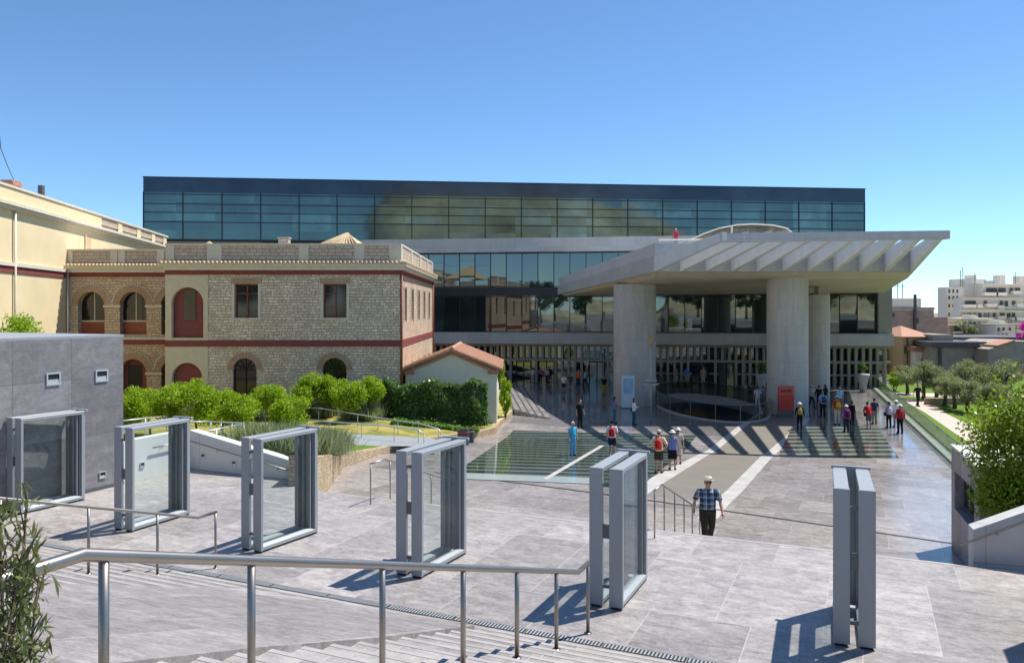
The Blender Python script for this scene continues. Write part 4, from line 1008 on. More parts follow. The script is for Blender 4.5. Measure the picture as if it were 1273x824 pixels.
# garden soil, lawn and paths
gz = lambda x, y: -1.3
mb = MB(); rows = []
for p in GE:
    d = p.y; zi = p.z - 0.05
    r = [Vector((p.x - 0.34, p.y, zi))]
    for t, zz in ((2.0, None), (6, None), (14, -1.3), (30, -1.3)):
        z = zz if zz is not None else zi + (-1.3 - zi) * (0.35 if t < 3 else 0.85)
        r.append(Vector((p.x - 0.34 - t, p.y + t * 0.12, z)))
    for q in r: q.y = max(q.y, 22.32 + max(0, -5.6 - q.x) * 0.4458)
    rows.append(r)
for r in rows: mb.v += r
m_ = len(rows[0])
for j in range(len(rows) - 1):
    for i in range(m_ - 1): mb.f.append((j * m_ + i, (j + 1) * m_ + i, (j + 1) * m_ + i + 1, j * m_ + i + 1))
struct(mb.build('lawn', M['drylawn']), 'garden lawn between the planter wall and the old house')
GV = [[Vector(v) for v in r] for r in rows]
def garden_z(x, y):
    j = 0
    while j < len(GE) - 2 and y > GE[j + 1].y: j += 1
    a, b = GE[j], GE[j + 1]; t = max(0, min(1, (y - a.y) / (b.y - a.y))); ex = a.x + (b.x - a.x) * t; ez = a.z + (b.z - a.z) * t - 0.05
    s = max(0, ex - 0.34 - x)
    pts = ((0, ez), (2, ez + (-1.3 - ez) * 0.35), (6, ez + (-1.3 - ez) * 0.85), (14, -1.3), (60, -1.3))
    for (s0, z0), (s1, z1) in zip(pts, pts[1:]):
        if s <= s1: return z0 + (z1 - z0) * (s - s0) / (s1 - s0)
    return -1.3
def gard(px, py):
    d = 20.0
    while d < 90:
        p = at(px, py, d)
        if p.z <= garden_z(p.x, p.y): break
        d += 0.05
    p.z = garden_z(p.x, p.y); return p
def patch(name, m, pix, lab, lift=0.03, kind='structure', n=6, nu=3):
    """four corners near-left, near-right, far-right, far-left; draped over the garden"""
    c = [gard(*p) for p in pix]; mb = MB()
    for i in range(n + 1):
        for j in range(nu + 1):
            p = c[0].lerp(c[1], j / nu).lerp(c[3].lerp(c[2], j / nu), i / n); mb.v.append(Vector((p.x, p.y, garden_z(p.x, p.y) + lift)))
    w = nu + 1
    for i in range(n):
        for j in range(nu): mb.f.append((i * w + j, i * w + j + 1, i * w + w + j + 1, i * w + w + j))
    o = mb.build(name, m); o['kind'] = kind; o['label'] = lab; return o
mb = MB()
for yy in np.linspace(31.2, 36.6, 10):
    j = 0
    while yy > GE[j + 1].y: j += 1
    tt = (yy - GE[j].y) / (GE[j + 1].y - GE[j].y); ex = GE[j].x + (GE[j + 1].x - GE[j].x) * tt - 0.36
    for dx in (0, -1.0, -2.4): mb.v.append(Vector((ex + dx, yy, garden_z(ex + dx, yy) + 0.06)))
for i in range(9):
    for j in range(2): mb.f.append((i * 3 + j, i * 3 + 3 + j, i * 3 + 4 + j, i * 3 + 1 + j))
struct(mb.build('green_lawn', M['lawn']), 'bright green lawn beside the planter wall')
patch('garden_path', M['asph'], [(330, 549), (545, 556), (540, 546), (330, 538)], 'grey garden path between pale rails', 0.05)

# ------------------------------------------------------------------ plants
def blades(name, base_pts, h, m, parent, lean=0.35, w=0.03):
    """upright tufts: each blade a thin quad rising from its root"""
    base = np.asarray(base_pts, np.float32); n = len(base)
    d = NR.normal(size=(n, 3)) * lean; d[:, 2] = 1; hh = (h * NR.uniform(0.6, 1.15, n))[:, None]
    tip = base + d * hh; side = NR.normal(size=(n, 3)) * 1.0; side[:, 2] = 0; side /= np.linalg.norm(side, axis=1, keepdims=True); side *= w
    mid = base + d * hh * 0.55 + side * 0.2
    v = np.stack([base - side * 0.5, mid - side, tip, mid + side], 1).reshape(-1, 3)
    inv = np.array(mw(parent).inverted()); v = v @ inv[:3, :3].T + inv[:3, 3]
    me = bpy.data.meshes.new(name); me.vertices.add(4 * n); me.vertices.foreach_set('co', v.astype(np.float32).ravel())
    me.loops.add(4 * n); me.loops.foreach_set('vertex_index', np.arange(4 * n, dtype=np.int32))
    me.polygons.add(n); me.polygons.foreach_set('loop_start', np.arange(0, 4 * n, 4, dtype=np.int32)); me.update(calc_edges=True); me.validate()
    me.materials.append(m); o = bpy.data.objects.new(name, me); COL.objects.link(o); o.parent = parent; return o

def tree(name, label, cat, base, hgt, crad, m, nleaf, lsize, group=None, trunk_r=0.07, nclump=26, asp=0.5, flat=0.85, bole=0.35, spread=0.33, lean=0.1, rng=NR):
    base = Vector(base); t = thing(name, label, cat, base, 0, group)
    top = base + Vector((lean * hgt * (rng.random() - .5), lean * hgt * (rng.random() - .5), hgt * bole))
    cc = Vector((top.x, top.y, base.z + hgt - crad * flat * 0.95))
    mb = MB(); mb.tube([base - Vector((0, 0, 0.1)), base.lerp(top, 0.5) + Vector((0.03, 0, 0)), top, cc], [trunk_r * 1.25, trunk_r, trunk_r * 0.85, trunk_r * 0.4], 8)
    for k in range(7):
        a = k * 0.9 + rng.random(); e = cc + Vector((math.cos(a) * crad * 0.7, math.sin(a) * crad * 0.7, crad * (rng.random() * 0.9 - 0.25)))
        mb.tube([top.lerp(cc, 0.1 + 0.08 * k), top.lerp(e, 0.6) + Vector((0, 0, 0.08)), e], [trunk_r * 0.55, trunk_r * 0.35, trunk_r * 0.12], 6)
    mb.build('trunk', M['bark'], t, True)
    leaves('crown', clump_pts(cc, (crad, crad, crad * flat), nleaf, nclump, spread), lsize, m, t, asp)
    return t

# citrus trees of the garden: (crown x, crown y, crown radius in picture, distance)
cit = [(160, 508, 26, 37, 'citrus tree at the left end of its row, next to the grey wall'), (187, 505, 24, 38.5, 'citrus tree second from the grey wall'), (212, 500, 27, 36.5, 'citrus tree behind the folded gate by the white wall'),
       (245, 500, 33, 36, 'tallest citrus tree, before the lower red arch'), (275, 508, 24, 38.5, 'citrus tree right of the tallest one'), (298, 512, 25, 37, 'citrus tree under the lower left arched window'),
       (336, 502, 26, 40.5, 'round citrus tree left of the lavender bed'), (364, 517, 26, 39, 'round citrus tree just behind the lavender bed'), (382, 487, 23, 44.5, 'small citrus tree left of the right arched window'),
       (411, 485, 21, 45.2, 'small citrus tree before the right arched window'), (432, 492, 22, 43.8, 'small citrus tree right of the arched window'), (457, 486, 21, 45, 'small citrus tree nearest the ivy hedge')]
for (px, py, pr, d, lab) in cit:
    c = at(px, py, d); r = pr * d / F * 1.06; gz_ = garden_z(c.x, c.y)
    tree('citrus_tree', lab, 'tree', (c.x, c.y, gz_), c.z + r * 0.9 - gz_, r, M['citrus'], 6500, 0.11, 'citrus trees in the museum garden', 0.05, 19, 0.6, 0.9, 0.4, 0.40)

c = at(14, 412, 29); tree('citrus_tree', 'treetop showing over the dark grey wall at the left edge', 'tree', (c.x, c.y, 0.0), c.z + 0.85, 1.3, M['citrus'], 4500, 0.10, None, 0.06, 24, 0.6, 0.9, 0.5)
# ivy hedge in front of the pump house
iv = thing('ivy_hedge', 'dark glossy ivy hedge covering a fence before the small gabled house', 'hedge', (-4.5, 46.6, -1.9))
x0, x1 = at(474, 500, 46.6).x, at(606, 500, 46.6).x
n = 15000
X = NR.uniform(x0, x1, n); Z = NR.uniform(0, 1, n); side = NR.uniform(0, 1, n)
topz = 0.50 + 0.16 * np.sin(X * 2.3) + 0.10 * np.sin(X * 5.1 + 1); botz = -2.0
wob = 0.18 * np.sin(X * 3.1 + Z * 4) + 0.12 * np.sin(Z * 9 + X)
edge = np.clip(np.minimum(X - x0, x1 - X) / 0.8, 0, 1)
Yv = 46.6 - (0.45 + wob) * np.sqrt(edge) * np.where(side < 0.7, 1, NR.uniform(-1, 1, n)) + NR.normal(0, 0.06, n)
Zv = botz + (topz - botz) * np.where(side > 0.85, 1 - 0.08 * Z, Z) - 0.3 * (1 - edge) * Z
pt = np.stack([X, Yv, Zv], 1)
leaves('leaves', pt, 0.17, M['ivy'], iv, 0.75, 0.05, (0, -0.2, -1.0))
mb = MB()
for k in range(9):
    xx = x0 + 0.3 + (x1 - x0 - 0.6) * k / 8
    mb.tube([(xx, 46.8, -2.1), (xx + 0.1, 46.7, -0.9), (xx - 0.05, 46.8, 0.2)], 0.025, 6)
mb.build('stems', M['bark'], iv)
# ground cover before the hedge (nobody could count it)
xs = NR.uniform(-6.8, -1.9, 5200); ys = 45.9 - NR.uniform(0, 1, 5200) * (1.9 - (xs + 6.8) * 0.12)
pt = np.stack([xs, ys, np.array([garden_z(a, b) for a, b in zip(xs, ys)]) + 0.04 + NR.uniform(0, .16, 5200)], 1)
o = leaves('ground_cover', pt, 0.15, M['ground_cover'], None, 0.6, 0.8); tag(o, 'low green ground cover before the ivy hedge', None, None, 'stuff')
# shrub right of the pump house
sh = thing('shrub', 'light green upright shrub at the right corner of the small gabled house', 'shrub', (-0.35, 52.5, -2.3))
pt = np.concatenate([clump_pts((-0.42, 52.3, -0.9), (0.48, 0.9, 1.25), 3800, 20), clump_pts((-0.8, 53.5, 0.6), (0.3, 0.5, 1.1), 1400, 10)])
leaves('leaves', pt, 0.13, M['citrus'], sh, 0.5)
mb = MB()
for k in range(5): mb.tube([(-0.42, 52.3, -2.45), (-0.42 + 0.3 * math.cos(k * 1.3), 52.3 + 0.4 * math.sin(k * 1.3), -0.5)], 0.03, 6)
mb.build('stems', M['bark'], sh)
# lavender bed in the planter
def lavender(label, cx0, cx1, y0, y1, zf, h, nb):
    t = thing('lavender_bush', label, 'lavender', ((cx0 + cx1) / 2, (y0 + y1) / 2, zf((cx0 + cx1) / 2, (y0 + y1) / 2)), 0, 'lavender and rosemary bushes of the garden')
    nc = max(4, int(nb / 260)); cxs = NR.uniform(cx0, cx1, nc); cys = NR.uniform(y0, y1, nc); idx = NR.integers(0, nc, nb)
    bx = cxs[idx] + NR.normal(0, 0.26, nb); by = cys[idx] + NR.normal(0, 0.26, nb)
    bz = np.array([zf(a, b) for a, b in zip(bx, by)])
    blades('stalks', np.stack([bx, by, bz], 1), h, M['lav'], t, 0.30, 0.022)
    pt = np.stack([bx, by, bz + NR.uniform(0.02, h * 0.75, nb)], 1)
    leaves('foliage', pt[: nb // 2], 0.12, M['lav'], t, 0.3, 0.4, (0, 0, 1.2))
    return t
lavender('big grey-green lavender bush spilling over the stone planter', -8.9, -6.5, 24.6, 30.4, lambda x, y: 0.75 - (y - 22) * 0.185, 0.95, 9000)
lavender('grey lavender clump between two citrus trees', -14.6, -13.2, 43.2, 45.0, garden_z, 1.0, 1800)
lavender('lavender clump under the small citrus trees', -12.2, -10.6, 45.2, 46.6, garden_z, 0.8, 1800)
lavender('lavender bed between the citrus trees and the ivy hedge', -9.8, -8.0, 44.6, 46.6, garden_z, 0.8, 2600)

# near shrub at the bottom left corner
ns = thing('oleander_shrub', 'narrow-leaved shrub in the bottom left corner beside the near handrail', 'shrub', (-2.13, 3.2, 2.5))
mb = MB(); pts = []
rg = random.Random(5)
stems = [((-2.13, 3.22, 2.45), (-2.0, 3.25, 4.05)), ((-2.1, 3.2, 2.45), (-1.92, 3.2, 3.72)), ((-2.2, 3.2, 2.45), (-2.15, 3.3, 4.0)), ((-2.2, 3.3, 2.45), (-2.3, 3.2, 4.1)), ((-2.15, 3.1, 2.45), (-1.93, 3.12, 3.86)), ((-2.2, 3.2, 2.45), (-2.4, 3.3, 3.9)), ((-2.13, 3.15, 2.45), (-1.98, 3.1, 3.45)), ((-2.25, 3.25, 2.45), (-2.12, 3.2, 3.55)), ((-2.3, 3.2, 2.45), (-2.22, 3.15, 3.75))]
for a, b in stems:
    a = Vector(a); b = Vector(b); m_ = a.lerp(b, 0.5) + Vector((rg.uniform(-.07, .07), rg.uniform(-.06, .06), 0))
    mb.tube([a, m_, b], [0.012, 0.009, 0.004], 6)
    for k in range(120):
        t = rg.random() ** 0.58
        if t < 0.46: continue
        p = (a.lerp(m_, t * 2) if t < 0.5 else m_.lerp(b, t * 2 - 1))
        if rg.random() < 0.28:
            e = p + Vector((rg.uniform(-.10, .10), rg.uniform(-.1, .1), rg.uniform(0.02, .13))); mb.tube([p, e], [0.004, 0.002], 5)
            for q in range(5): pts.append(p.lerp(e, rg.random()) + Vector((rg.gauss(0, .02), rg.gauss(0, .02), rg.gauss(0, .02))))
        pts.append(p + Vector((rg.gauss(0, .035), rg.gauss(0, .035), rg.gauss(0, .025))))
mb.build('stems', M['bark'], ns, True)
leaves('leaves', np.array([tuple(p) for p in pts]), 0.075, M['near'], ns, 0.19, 0.1, (0, 0, 0.9))

# ------------------------------------------------------------------ museum
mu = thing('museum', 'modern glass and concrete museum with rotated glass gallery on top and louvred entrance canopy', 'museum', (10, 80, -2.6))
FA = R(8.0); F0 = Vector((0.3, 80.7)); FD = Vector((math.cos(FA), -math.sin(FA))); FN = Vector((-math.sin(FA), -math.cos(FA)))
def fs_of(px):
    k = (px - CX) / F; return (k * F0.y - F0.x) / (FD.x - k * FD.y)
def fr_f(s, z, q=0.0):     # q = distance behind the facade line
    p = F0 + FD * s - FN * q; return Vector((p.x, p.y, z))
def fbox(mb, s0, s1, q0, q1, z0, z1):
    mb.hexa([fr_f(s0, z0, q0), fr_f(s1, z0, q0), fr_f(s1, z0, q1), fr_f(s0, z0, q1), fr_f(s0, z1, q0), fr_f(s1, z1, q0), fr_f(s1, z1, q1), fr_f(s0, z1, q1)])
S0, S1, SG = fs_of(330), fs_of(1107), fs_of(1090)
mb = MB(); fbox(mb, S0, S1, -0.9, 22, 1.35, 2.5); mb.build('lower_concrete_band', M['conc'], mu)
mb = MB(); fbox(mb, S0, S1 - 3, -0.9, 22, 10.65, 12.05); mb.build('upper_concrete_band', M['conc_lt'], mu)
def glazing(name, s0, s1, z0, z1, q, step, zrows, m):
    mb = MB(); fbox(mb, s0, s1, q, q + 0.2, z0, z1); g = mb.build(name, m, mu)
    mb = MB(); s = s0
    while s < s1 + 0.01:
        fbox(mb, s - 0.035, s + 0.035, q - 0.09, q - 0.002, z0 + 0.001, z1 - 0.001); s += step
    for z in zrows: fbox(mb, s0, s1, q - 0.06, q - 0.003, z - 0.03, z + 0.03)
    mb.build('mullions', M['mull'], g)
    return g
glazing('lower_window_band', S0, SG, 2.503, 6.2, 0.0, 1.63, (2.58, 6.1), M['fac_glass'])
glazing('upper_window_band', S0, SG, 7.1, 10.647, 0.0, 1.63, (7.18, 10.55), M['fac_glass'])
mb = MB(); fbox(mb, S0, SG, 0.12, 1.0, 6.2, 7.1); mb.build('spandrel_band', M['spandrel'], mu)
mb = MB(); fbox(mb, SG, S1, -0.5, 20, 2.503, 7.1); mb.build('end_wall', M['slat'], mu)
# ground floor: concrete lattice before dark glazing, with glass doors
mb = MB(); fbox(mb, S0, S1 - 1.0, 0.55, 0.7, -2.6, 1.348); mb.build('ground_floor_glazing', M['fac_glass'], mu)
doors = [(641, 660), (669, 689), (732, 752), (860, 882), (893, 914)]
dsp = [(fs_of(a), fs_of(b)) for a, b in doors]
mb = MB(); s = S0
while s < S1:
    blocked = any(a - 0.2 < s < b - 0.15 for a, b in dsp)
    fbox(mb, s, s + 0.24, -0.1, 0.35, (-0.42 if blocked else -2.6), 1.347); s += 0.66
for z in (-0.42, 1.07):
    fbox(mb, S0, S1, -0.06, 0.33, z, z + 0.26)
ss = S0
for a, b in dsp + [(S1, S1)]:
    if a - ss > 0.3: fbox(mb, ss, a, -0.06, 0.33, -1.62, -1.45)
    ss = b
mb.build('concrete_lattice', M['slat'], mu)
for a, b in dsp:
    mb = MB(); fbox(mb, a, b, 0.36, 0.42, -2.58, -0.44); dr = mb.build('glass_door', M['fac_glass'], mu)
    mb = MB()
    for s in (a, (a + b) / 2 - 0.05, b - 0.1): fbox(mb, s, s + 0.1, 0.25, 0.358, -2.58, -0.44)
    fbox(mb, a, b, 0.25, 0.357, -0.54, -0.442); mb.build('door_frame', M['black'], dr)
# rotated gallery
GA, GB = Vector((-37.4, 80.0)), Vector((39.4, 88.0)); gd = (GB - GA).normalized(); gn = Vector((-gd.y, gd.x)); GLn = (GB - GA).length
def fr_g(s, z, q=0.0):
    p = GA + gd * s + gn * q; return Vector((p.x, p.y, z))
def gbox(mb, s0, s1, q0, q1, z0, z1):
    mb.hexa([fr_g(s0, z0, q0), fr_g(s1, z0, q0), fr_g(s1, z0, q1), fr_g(s0, z0, q1), fr_g(s0, z1, q0), fr_g(s1, z1, q0), fr_g(s1, z1, q1), fr_g(s0, z1, q1)])
mb = MB(); gbox(mb, 0, GLn, 0, 34, 12.0, 16.75); gl = mb.build('gallery_glazing', M['gal_glass'], mu)
mb = MB(); gbox(mb, -0.02, GLn + 0.02, -0.02, 34, 16.752, 18.22); mb.build('gallery_parapet', M['gal_top'], mu)
mb = MB(); gbox(mb, -0.05, GLn + 0.05, -0.06, 34.05, 11.75, 11.998); gbox(mb, -0.06, GLn + 0.06, -0.07, 34.05, 18.222, 18.32); mb.build('gallery_edge', M['mull'], mu)
mb = MB()
for i in range(21):
    s = min(GLn - 0.05, max(0.0, i * GLn / 20)); gbox(mb, s - 0.045, s + 0.045, -0.08, -0.003, 12.0, 16.75)
for z in (13.74, 14.7, 15.58, 16.56): gbox(mb, 0, GLn, -0.06, -0.004, z - 0.04, z + 0.04)
for i in range(10):
    for s in (-0.07, GLn + 0.004): gbox(mb, s, s + 0.06, i * 3.8 + 0.05, i * 3.8 + 0.13, 12.0, 16.75)
mb.build('mullions', M['mull'], gl)
# terrace behind the canopy edge, and plant room seen over it
mb = MB(); mb.prism([(11.2, 58.0), (26.5, 58.0), (33, 73), (10.6, 73)], 8.5, 9.7); mb.build('terrace', M['conc_lt'], mu)
mb = MB(); mb.tube([(10.9, 58.6, 9.98), (14.9, 58.2, 9.98)], 0.05, 8); mb.tube([(11.0, 58.6, 9.7), (11.0, 58.6, 9.98)], 0.03, 8); mb.tube([(14.8, 58.2, 9.7), (14.8, 58.2, 9.98)], 0.03, 8); mb.build('terrace_rail', M['bg_white'], mu)
# arched skylight
ar = [(13.9, 0.0), (14.8, 0.42), (16.0, 0.85), (17.4, 1.12), (18.7, 1.18), (20.2, 1.10), (21.3, 0.85), (21.9, 0.35)]
sk = MB()
for y in (61.0, 70.0):
    for (x, z) in ar: sk.v.append(Vector((x, y, 10.2 + z)))
n = len(ar); sk.f = [(i, i + 1, n + i + 1, n + i) for i in range(n - 1)] + [tuple(range(n)), tuple(range(2 * n - 1, n - 1, -1))]
sky_l = sk.build('skylight', mat_pane('brown_skylight_glass', (0.5, 0.47, 0.43), 0.08, 1.4), mu, True)
mb = MB()
for y in (61.0, 70.0): mb.tube([(x, y, 10.2 + z + 0.03) for x, z in ar], 0.05, 8)
mb.tube([(17.0, 60.97, 9.7), (17.0, 60.97, 11.2)], 0.09, 8); mb.build('skylight_rim', M['bg_white'], sky_l)
mb = MB(); mb.box(13.6, 22.1, 60.9, 70.1, 9.703, 10.2); mb.build('skylight_kerb', M['conc_lt'], mu)

# entrance canopy
cA, cB, cC, cD = (9.6, 53.2), (27.1, 53.2), (35.3, 74.4), (4.5, 77.8)
mb = MB(); mb.hexa([(*cA, 7.36), (*cB, 7.36), (*cC, 6.55), (*cD, 6.3), (*cA, 8.45), (*cB, 8.45), (*cC, 7.4), (*cD, 7.05)]); mb.build('canopy_slab', M['conc'], mu)
mb = MB(); e = 0.05
mb.hexa([(cA[0] + e, cA[1] + e, 8.452), (cB[0] - e, cB[1] + e, 8.452), (cC[0] - e, cC[1], 7.402), (cD[0] + e * 2, cD[1], 7.052), (cA[0] + e, cA[1] + e, 9.3), (cB[0] - e, cB[1] + e, 9.0), (cC[0] - e, cC[1], 8.0), (cD[0] + e * 2, cD[1], 7.9)])
mb.build('canopy_parapet', M['conc_lt'], mu)
# board-marked soffit with a dropped wedge behind the front edge
mb = MB()
mb.hexa([(10.1, 55.6, 7.02), (27.9, 55.6, 7.02), (35.0, 74.2, 6.40), (5.2, 77.2, 6.15), (9.75, 53.6, 7.357), (27.3, 53.6, 7.357), (35.2, 74.3, 6.547), (4.9, 77.6, 6.297)]); mb.build('canopy_soffit', M['soffit'], mu)
nf = 11
for i in range(nf):
    t = i / (nf - 1)
    xs_, xb = 9.72 + t * (26.98 - 9.72), 11.62 + t * (23.36 - 11.62)
    th = 0.13; ds = Vector((xb - xs_, 42.7 - 53.2)).normalized(); nx = Vector((-ds.y, ds.x)) * th
    zs1 = 8.44 if i == 0 else 8.30 + 0.055 * i
    y1 = 43.05
    a, b = Vector((xs_, 53.197)), Vector((xb, y1))
    mb = MB(); mb.hexa([(*(a - nx), 7.37), (*(b - nx), 8.60), (*(b + nx), 8.60), (*(a + nx), 7.37), (*(a - nx), zs1), (*(b - nx), 9.04), (*(b + nx), 9.04), (*(a + nx), zs1)]); mb.build('canopy_fin', M['fin'], mu)
mb = MB(); mb.hexa([(11.4, 43.1, 8.5), (23.62, 42.5, 8.62), (23.6, 43.05, 8.62), (11.45, 43.5, 8.5), (11.4, 43.1, 8.98), (23.62, 42.5, 9.07), (23.6, 43.05, 9.07), (11.45, 43.5, 8.98)])
mb.build('canopy_beam', M['conc_lt'], mu)
def column(x, y, r, z1, name='column', z0=-2.6):
    mb = MB(); mb.rings([(x, y, z0 + (z1 - z0) * i / 6, r, r) for i in range(7)], 48); o = mb.build(name, M['conc_col'], mu, True)
    mod = o.modifiers.new('e', 'EDGE_SPLIT'); mod.split_angle = R(40)
    return o
column(9.65, 62.0, 1.65, 6.8); column(19.7, 56.4, 1.42, 7.1); column(25.0, 64.5, 0.95, 6.0)
mb = MB(); mb.box(24.9, 25.8, 64.0, 65.0, 6.003, 6.85); mb.build('column_bracket', M['conc_col'], mu)

# oval opening over the excavation
pit = thing('excavation_opening', 'oval opening in the forecourt with curved glass rail and dark ruins below', 'excavation', (PITC.x, PITC.y, -2.6))
mb = MB(); e1 = ell(PIA, PIB); n = len(e1)
for z in (-2.6, -3.3): mb.v += [Vector((p[0], p[1], z)) for p in e1]
mb.f = [(i, (i + 1) % n, n + (i + 1) % n, n + i) for i in range(n)]; mb.build('rim_wall', M['conc'], pit)
mb = MB(); e2 = ell(PIA, PIB, off=0.8)
for z in (-3.3, -9.0): mb.v += [Vector((p[0], p[1], z)) for p in e2]
mb.f = [(i, (i + 1) % n, n + (i + 1) % n, n + i) for i in range(n)] + [tuple(range(n, 2 * n))]; mb.build('pit', M['bark'], pit)
mb = MB()
for k in range(16):
    x = PITC.x + random.uniform(-3, 3); y = PITC.y + random.uniform(-6, 7); w_, l_ = random.uniform(.2, .5), random.uniform(.8, 2.6)
    if k % 2: w_, l_ = l_, w_
    mb.box(x - w_ / 2, x + w_ / 2, y - l_ / 2, y + l_ / 2, -8.99, -8.99 + random.uniform(.3, 1.3))
mb.build('ruined_walls', M['planter_stone'], pit)
mb = MB(); eo, ei = ell(PIA, PIB, off=0.32), ell(PIA, PIB, off=-0.0)
for (L, z) in ((eo, -2.596), (ei, -2.596), (eo, -2.53), (ei, -2.53)): mb.v += [Vector((p[0], p[1], z)) for p in L]
for i in range(n):
    j = (i + 1) % n; mb.f += [(2 * n + i, 2 * n + j, 3 * n + j, 3 * n + i), (i, j, 2 * n + j, 2 * n + i), (n + j, n + i, 3 * n + i, 3 * n + j)]
mb.build('kerb', M['conc'], pit)
mb = MB(); g1, g2 = ell(PIA, PIB, off=0.17), ell(PIA, PIB, off=0.19)
for (L, z) in ((g1, -2.525), (g2, -2.525), (g1, -1.5), (g2, -1.5)): mb.v += [Vector((p[0], p[1], z)) for p in L]
for i in range(n):
    j = (i + 1) % n; mb.f += [(i, j, 2 * n + j, 2 * n + i), (n + j, n + i, 3 * n + i, 3 * n + j), (2 * n + i, 2 * n + j, 3 * n + j, 3 * n + i)]
bl = mb.build('glass_balustrade', M['pitglass'], pit, True)
mb = MB()
for k in range(0, n, 3):
    p = ell(PIA, PIB, off=0.23)[k]; mb.tube([(p[0], p[1], -2.52), (p[0], p[1], -1.46)], 0.022, 6)
q = ell(PIA, PIB, off=0.18); mb.tube([(p[0], p[1], -1.48) for p in q + q[:1]], 0.022, 6); mb.build('rail_posts', M['steel'], bl)

# signs, post, bins, vases, side steps
def sign(label, px0, px1, py0, py1, d, m, kind):
    a = at(px0, py1, d); b = at(px1, py0, d); z0 = -2.6
    t = thing('sign_board', label, 'sign', ((a.x + b.x) / 2, d, z0))
    mb = MB(); mb.box(a.x, b.x, d, d + 0.16, z0 + 0.05, b.z); mb.build('board', m, t, bevel=0.01)
    mb = MB(); mb.box(a.x - 0.08, b.x + 0.08, d - 0.1, d + 0.3, z0, z0 + 0.05); mb.build('base', M['gate_dark'], t)
    return t, a, b
t, a, b = sign('tall pale blue poster panel before the left column', 773, 789, 467, 503, 59.2, M['poster'], 0)
w_ = b.x - a.x; h_ = b.z + 2.5
mb = MB(); mb.box(a.x + 0.13 * w_, b.x - 0.13 * w_, 59.19, 59.198, -2.5 + h_ * 0.42, b.z - 0.2); mb.build('picture', M['poster2'], t)
mb = MB()
for k, (u0, u1) in enumerate(((.14, .86), (.14, .7), (.14, .8), (.14, .6))):
    z = -2.5 + h_ * (0.34 - 0.075 * k); mb.box(a.x + w_ * u0, a.x + w_ * u1, 59.19, 59.198, z, z + 0.07)
mb.build('text_lines', M['bg_white'], t)
t, a, b = sign('tall red banner sign before the middle column', 968, 987, 480, 519, 54.3, M['redsign'], 1)
h_ = b.z + 2.5; w_ = b.x - a.x
mb = MB(); mb.box(a.x + 0.001, b.x - 0.001, 54.29, 54.298, -2.5 + h_ * 0.72, b.z - 0.02); mb.build('head_panel', M['orange_red'], t)
mb = MB(); xx = a.x + 0.14 * w_
for k, ww_ in enumerate((.10, .07, .10, .06, .10, .08, .10)):
    mb.box(xx, xx + ww_ * w_ * 0.85, 54.282, 54.289, b.z - 0.42, b.z - 0.24); xx += ww_ * w_ * 1.17
mb.build('lettering', M['maroon'], t)
mb = MB(); mb.box(a.x + 0.001, b.x - 0.001, 54.288, 54.297, -2.54, -2.15); mb.build('dark_foot', M['gate_dark'], t)
mb = MB()
for k in range(4):
    z = -2.0 + k * 0.32
    for j in range(10):
        xa = a.x + w_ * (0.05 + 0.09 * j); zz = z + 0.06 * math.sin(j * 0.9 + k); mb.box(xa, xa + w_ * 0.088, 54.291, 54.297, zz, zz + 0.03)
mb.build('wave_lines', M['orange_red'], t)
lpst = thing('lamp_post', 'slim pole with ochre head beside the left column', 'lamp post', (9.3, 52.8, -2.6))
mb = MB(); mb.tube([(9.3, 52.8, -2.6), (9.3, 52.8, 2.4)], 0.06, 12); mb.build('pole', M['conc'], lpst, True)
mb = MB(); mb.tube([(9.3, 52.8, 2.4), (9.3, 52.8, 3.1)], 0.11, 12); mb.build('lamp_head', M['ochre'], lpst, True)
mb = MB(); mb.rings([(9.3, 52.8, -0.2, 0.5, 0.5), (9.3, 52.8, -0.12, 0.5, 0.5)], 20); mb.rings([(9.3, 52.8, 0.06, 0.42, 0.42), (9.3, 52.8, 0.12, 0.42, 0.42)], 20); mb.build('ring_shelf', M['conc'], lpst)
def bin_(label, px, py, d, r, h):
    p = gnd(px, py); t = thing('litter_bin', label, 'bin', p, 0, 'dark round bins at the garden edge')
    mb = MB(); mb.rings([(p.x, p.y, p.z + 0.02, r * 0.95, r * 0.95), (p.x, p.y, p.z + h, r, r), (p.x, p.y, p.z + h + 0.001, r * .85, r * .85), (p.x, p.y, p.z + h - 0.1, r * .83, r * .83)], 20); mb.build('drum', M['bin'], t, False)
    mb = MB(); mb.rings([(p.x, p.y, p.z + h * .82, r * 1.03, r * 1.03), (p.x, p.y, p.z + h * .88, r * 1.03, r * 1.03)], 20); mb.build('band', M['redsign'] if r > .3 else M['galv'], t)
bin_('larger dark bin with red band at the garden edge', 576, 553, 41, 0.31, 0.80); bin_('smaller dark bin behind the larger one', 585, 550, 42, 0.2, 0.72)
def vase(px, py, d, label):
    p = at(px, py, d); t = thing('planter_vase', label, 'planter', (p.x, p.y, -2.6), 0, 'tall pale vases before the facade')
    mb = MB(); mb.rings([(p.x, p.y, -2.6, .28, .28), (p.x, p.y, -1.9, .34, .34), (p.x, p.y, -1.2, .5, .5), (p.x, p.y, -1.0, .56, .56), (p.x, p.y, -0.98, .45, .45)], 20); mb.build('vase', M['conc_lt'], t, True)
    leaves('foliage', clump_pts((p.x, p.y, -0.45), (.5, .5, .55), 700, 10), 0.16, M['ivy'], t, 0.4)
vase(1073, 470, 71, 'tall pale vase with dark plant by the glass rail'); vase(947, 470, 71, 'tall pale vase with dark plant between the columns')
st = thing('side_steps', 'short flight of long stone steps right of the small gabled house', 'steps', (1.2, 64, -2.6))
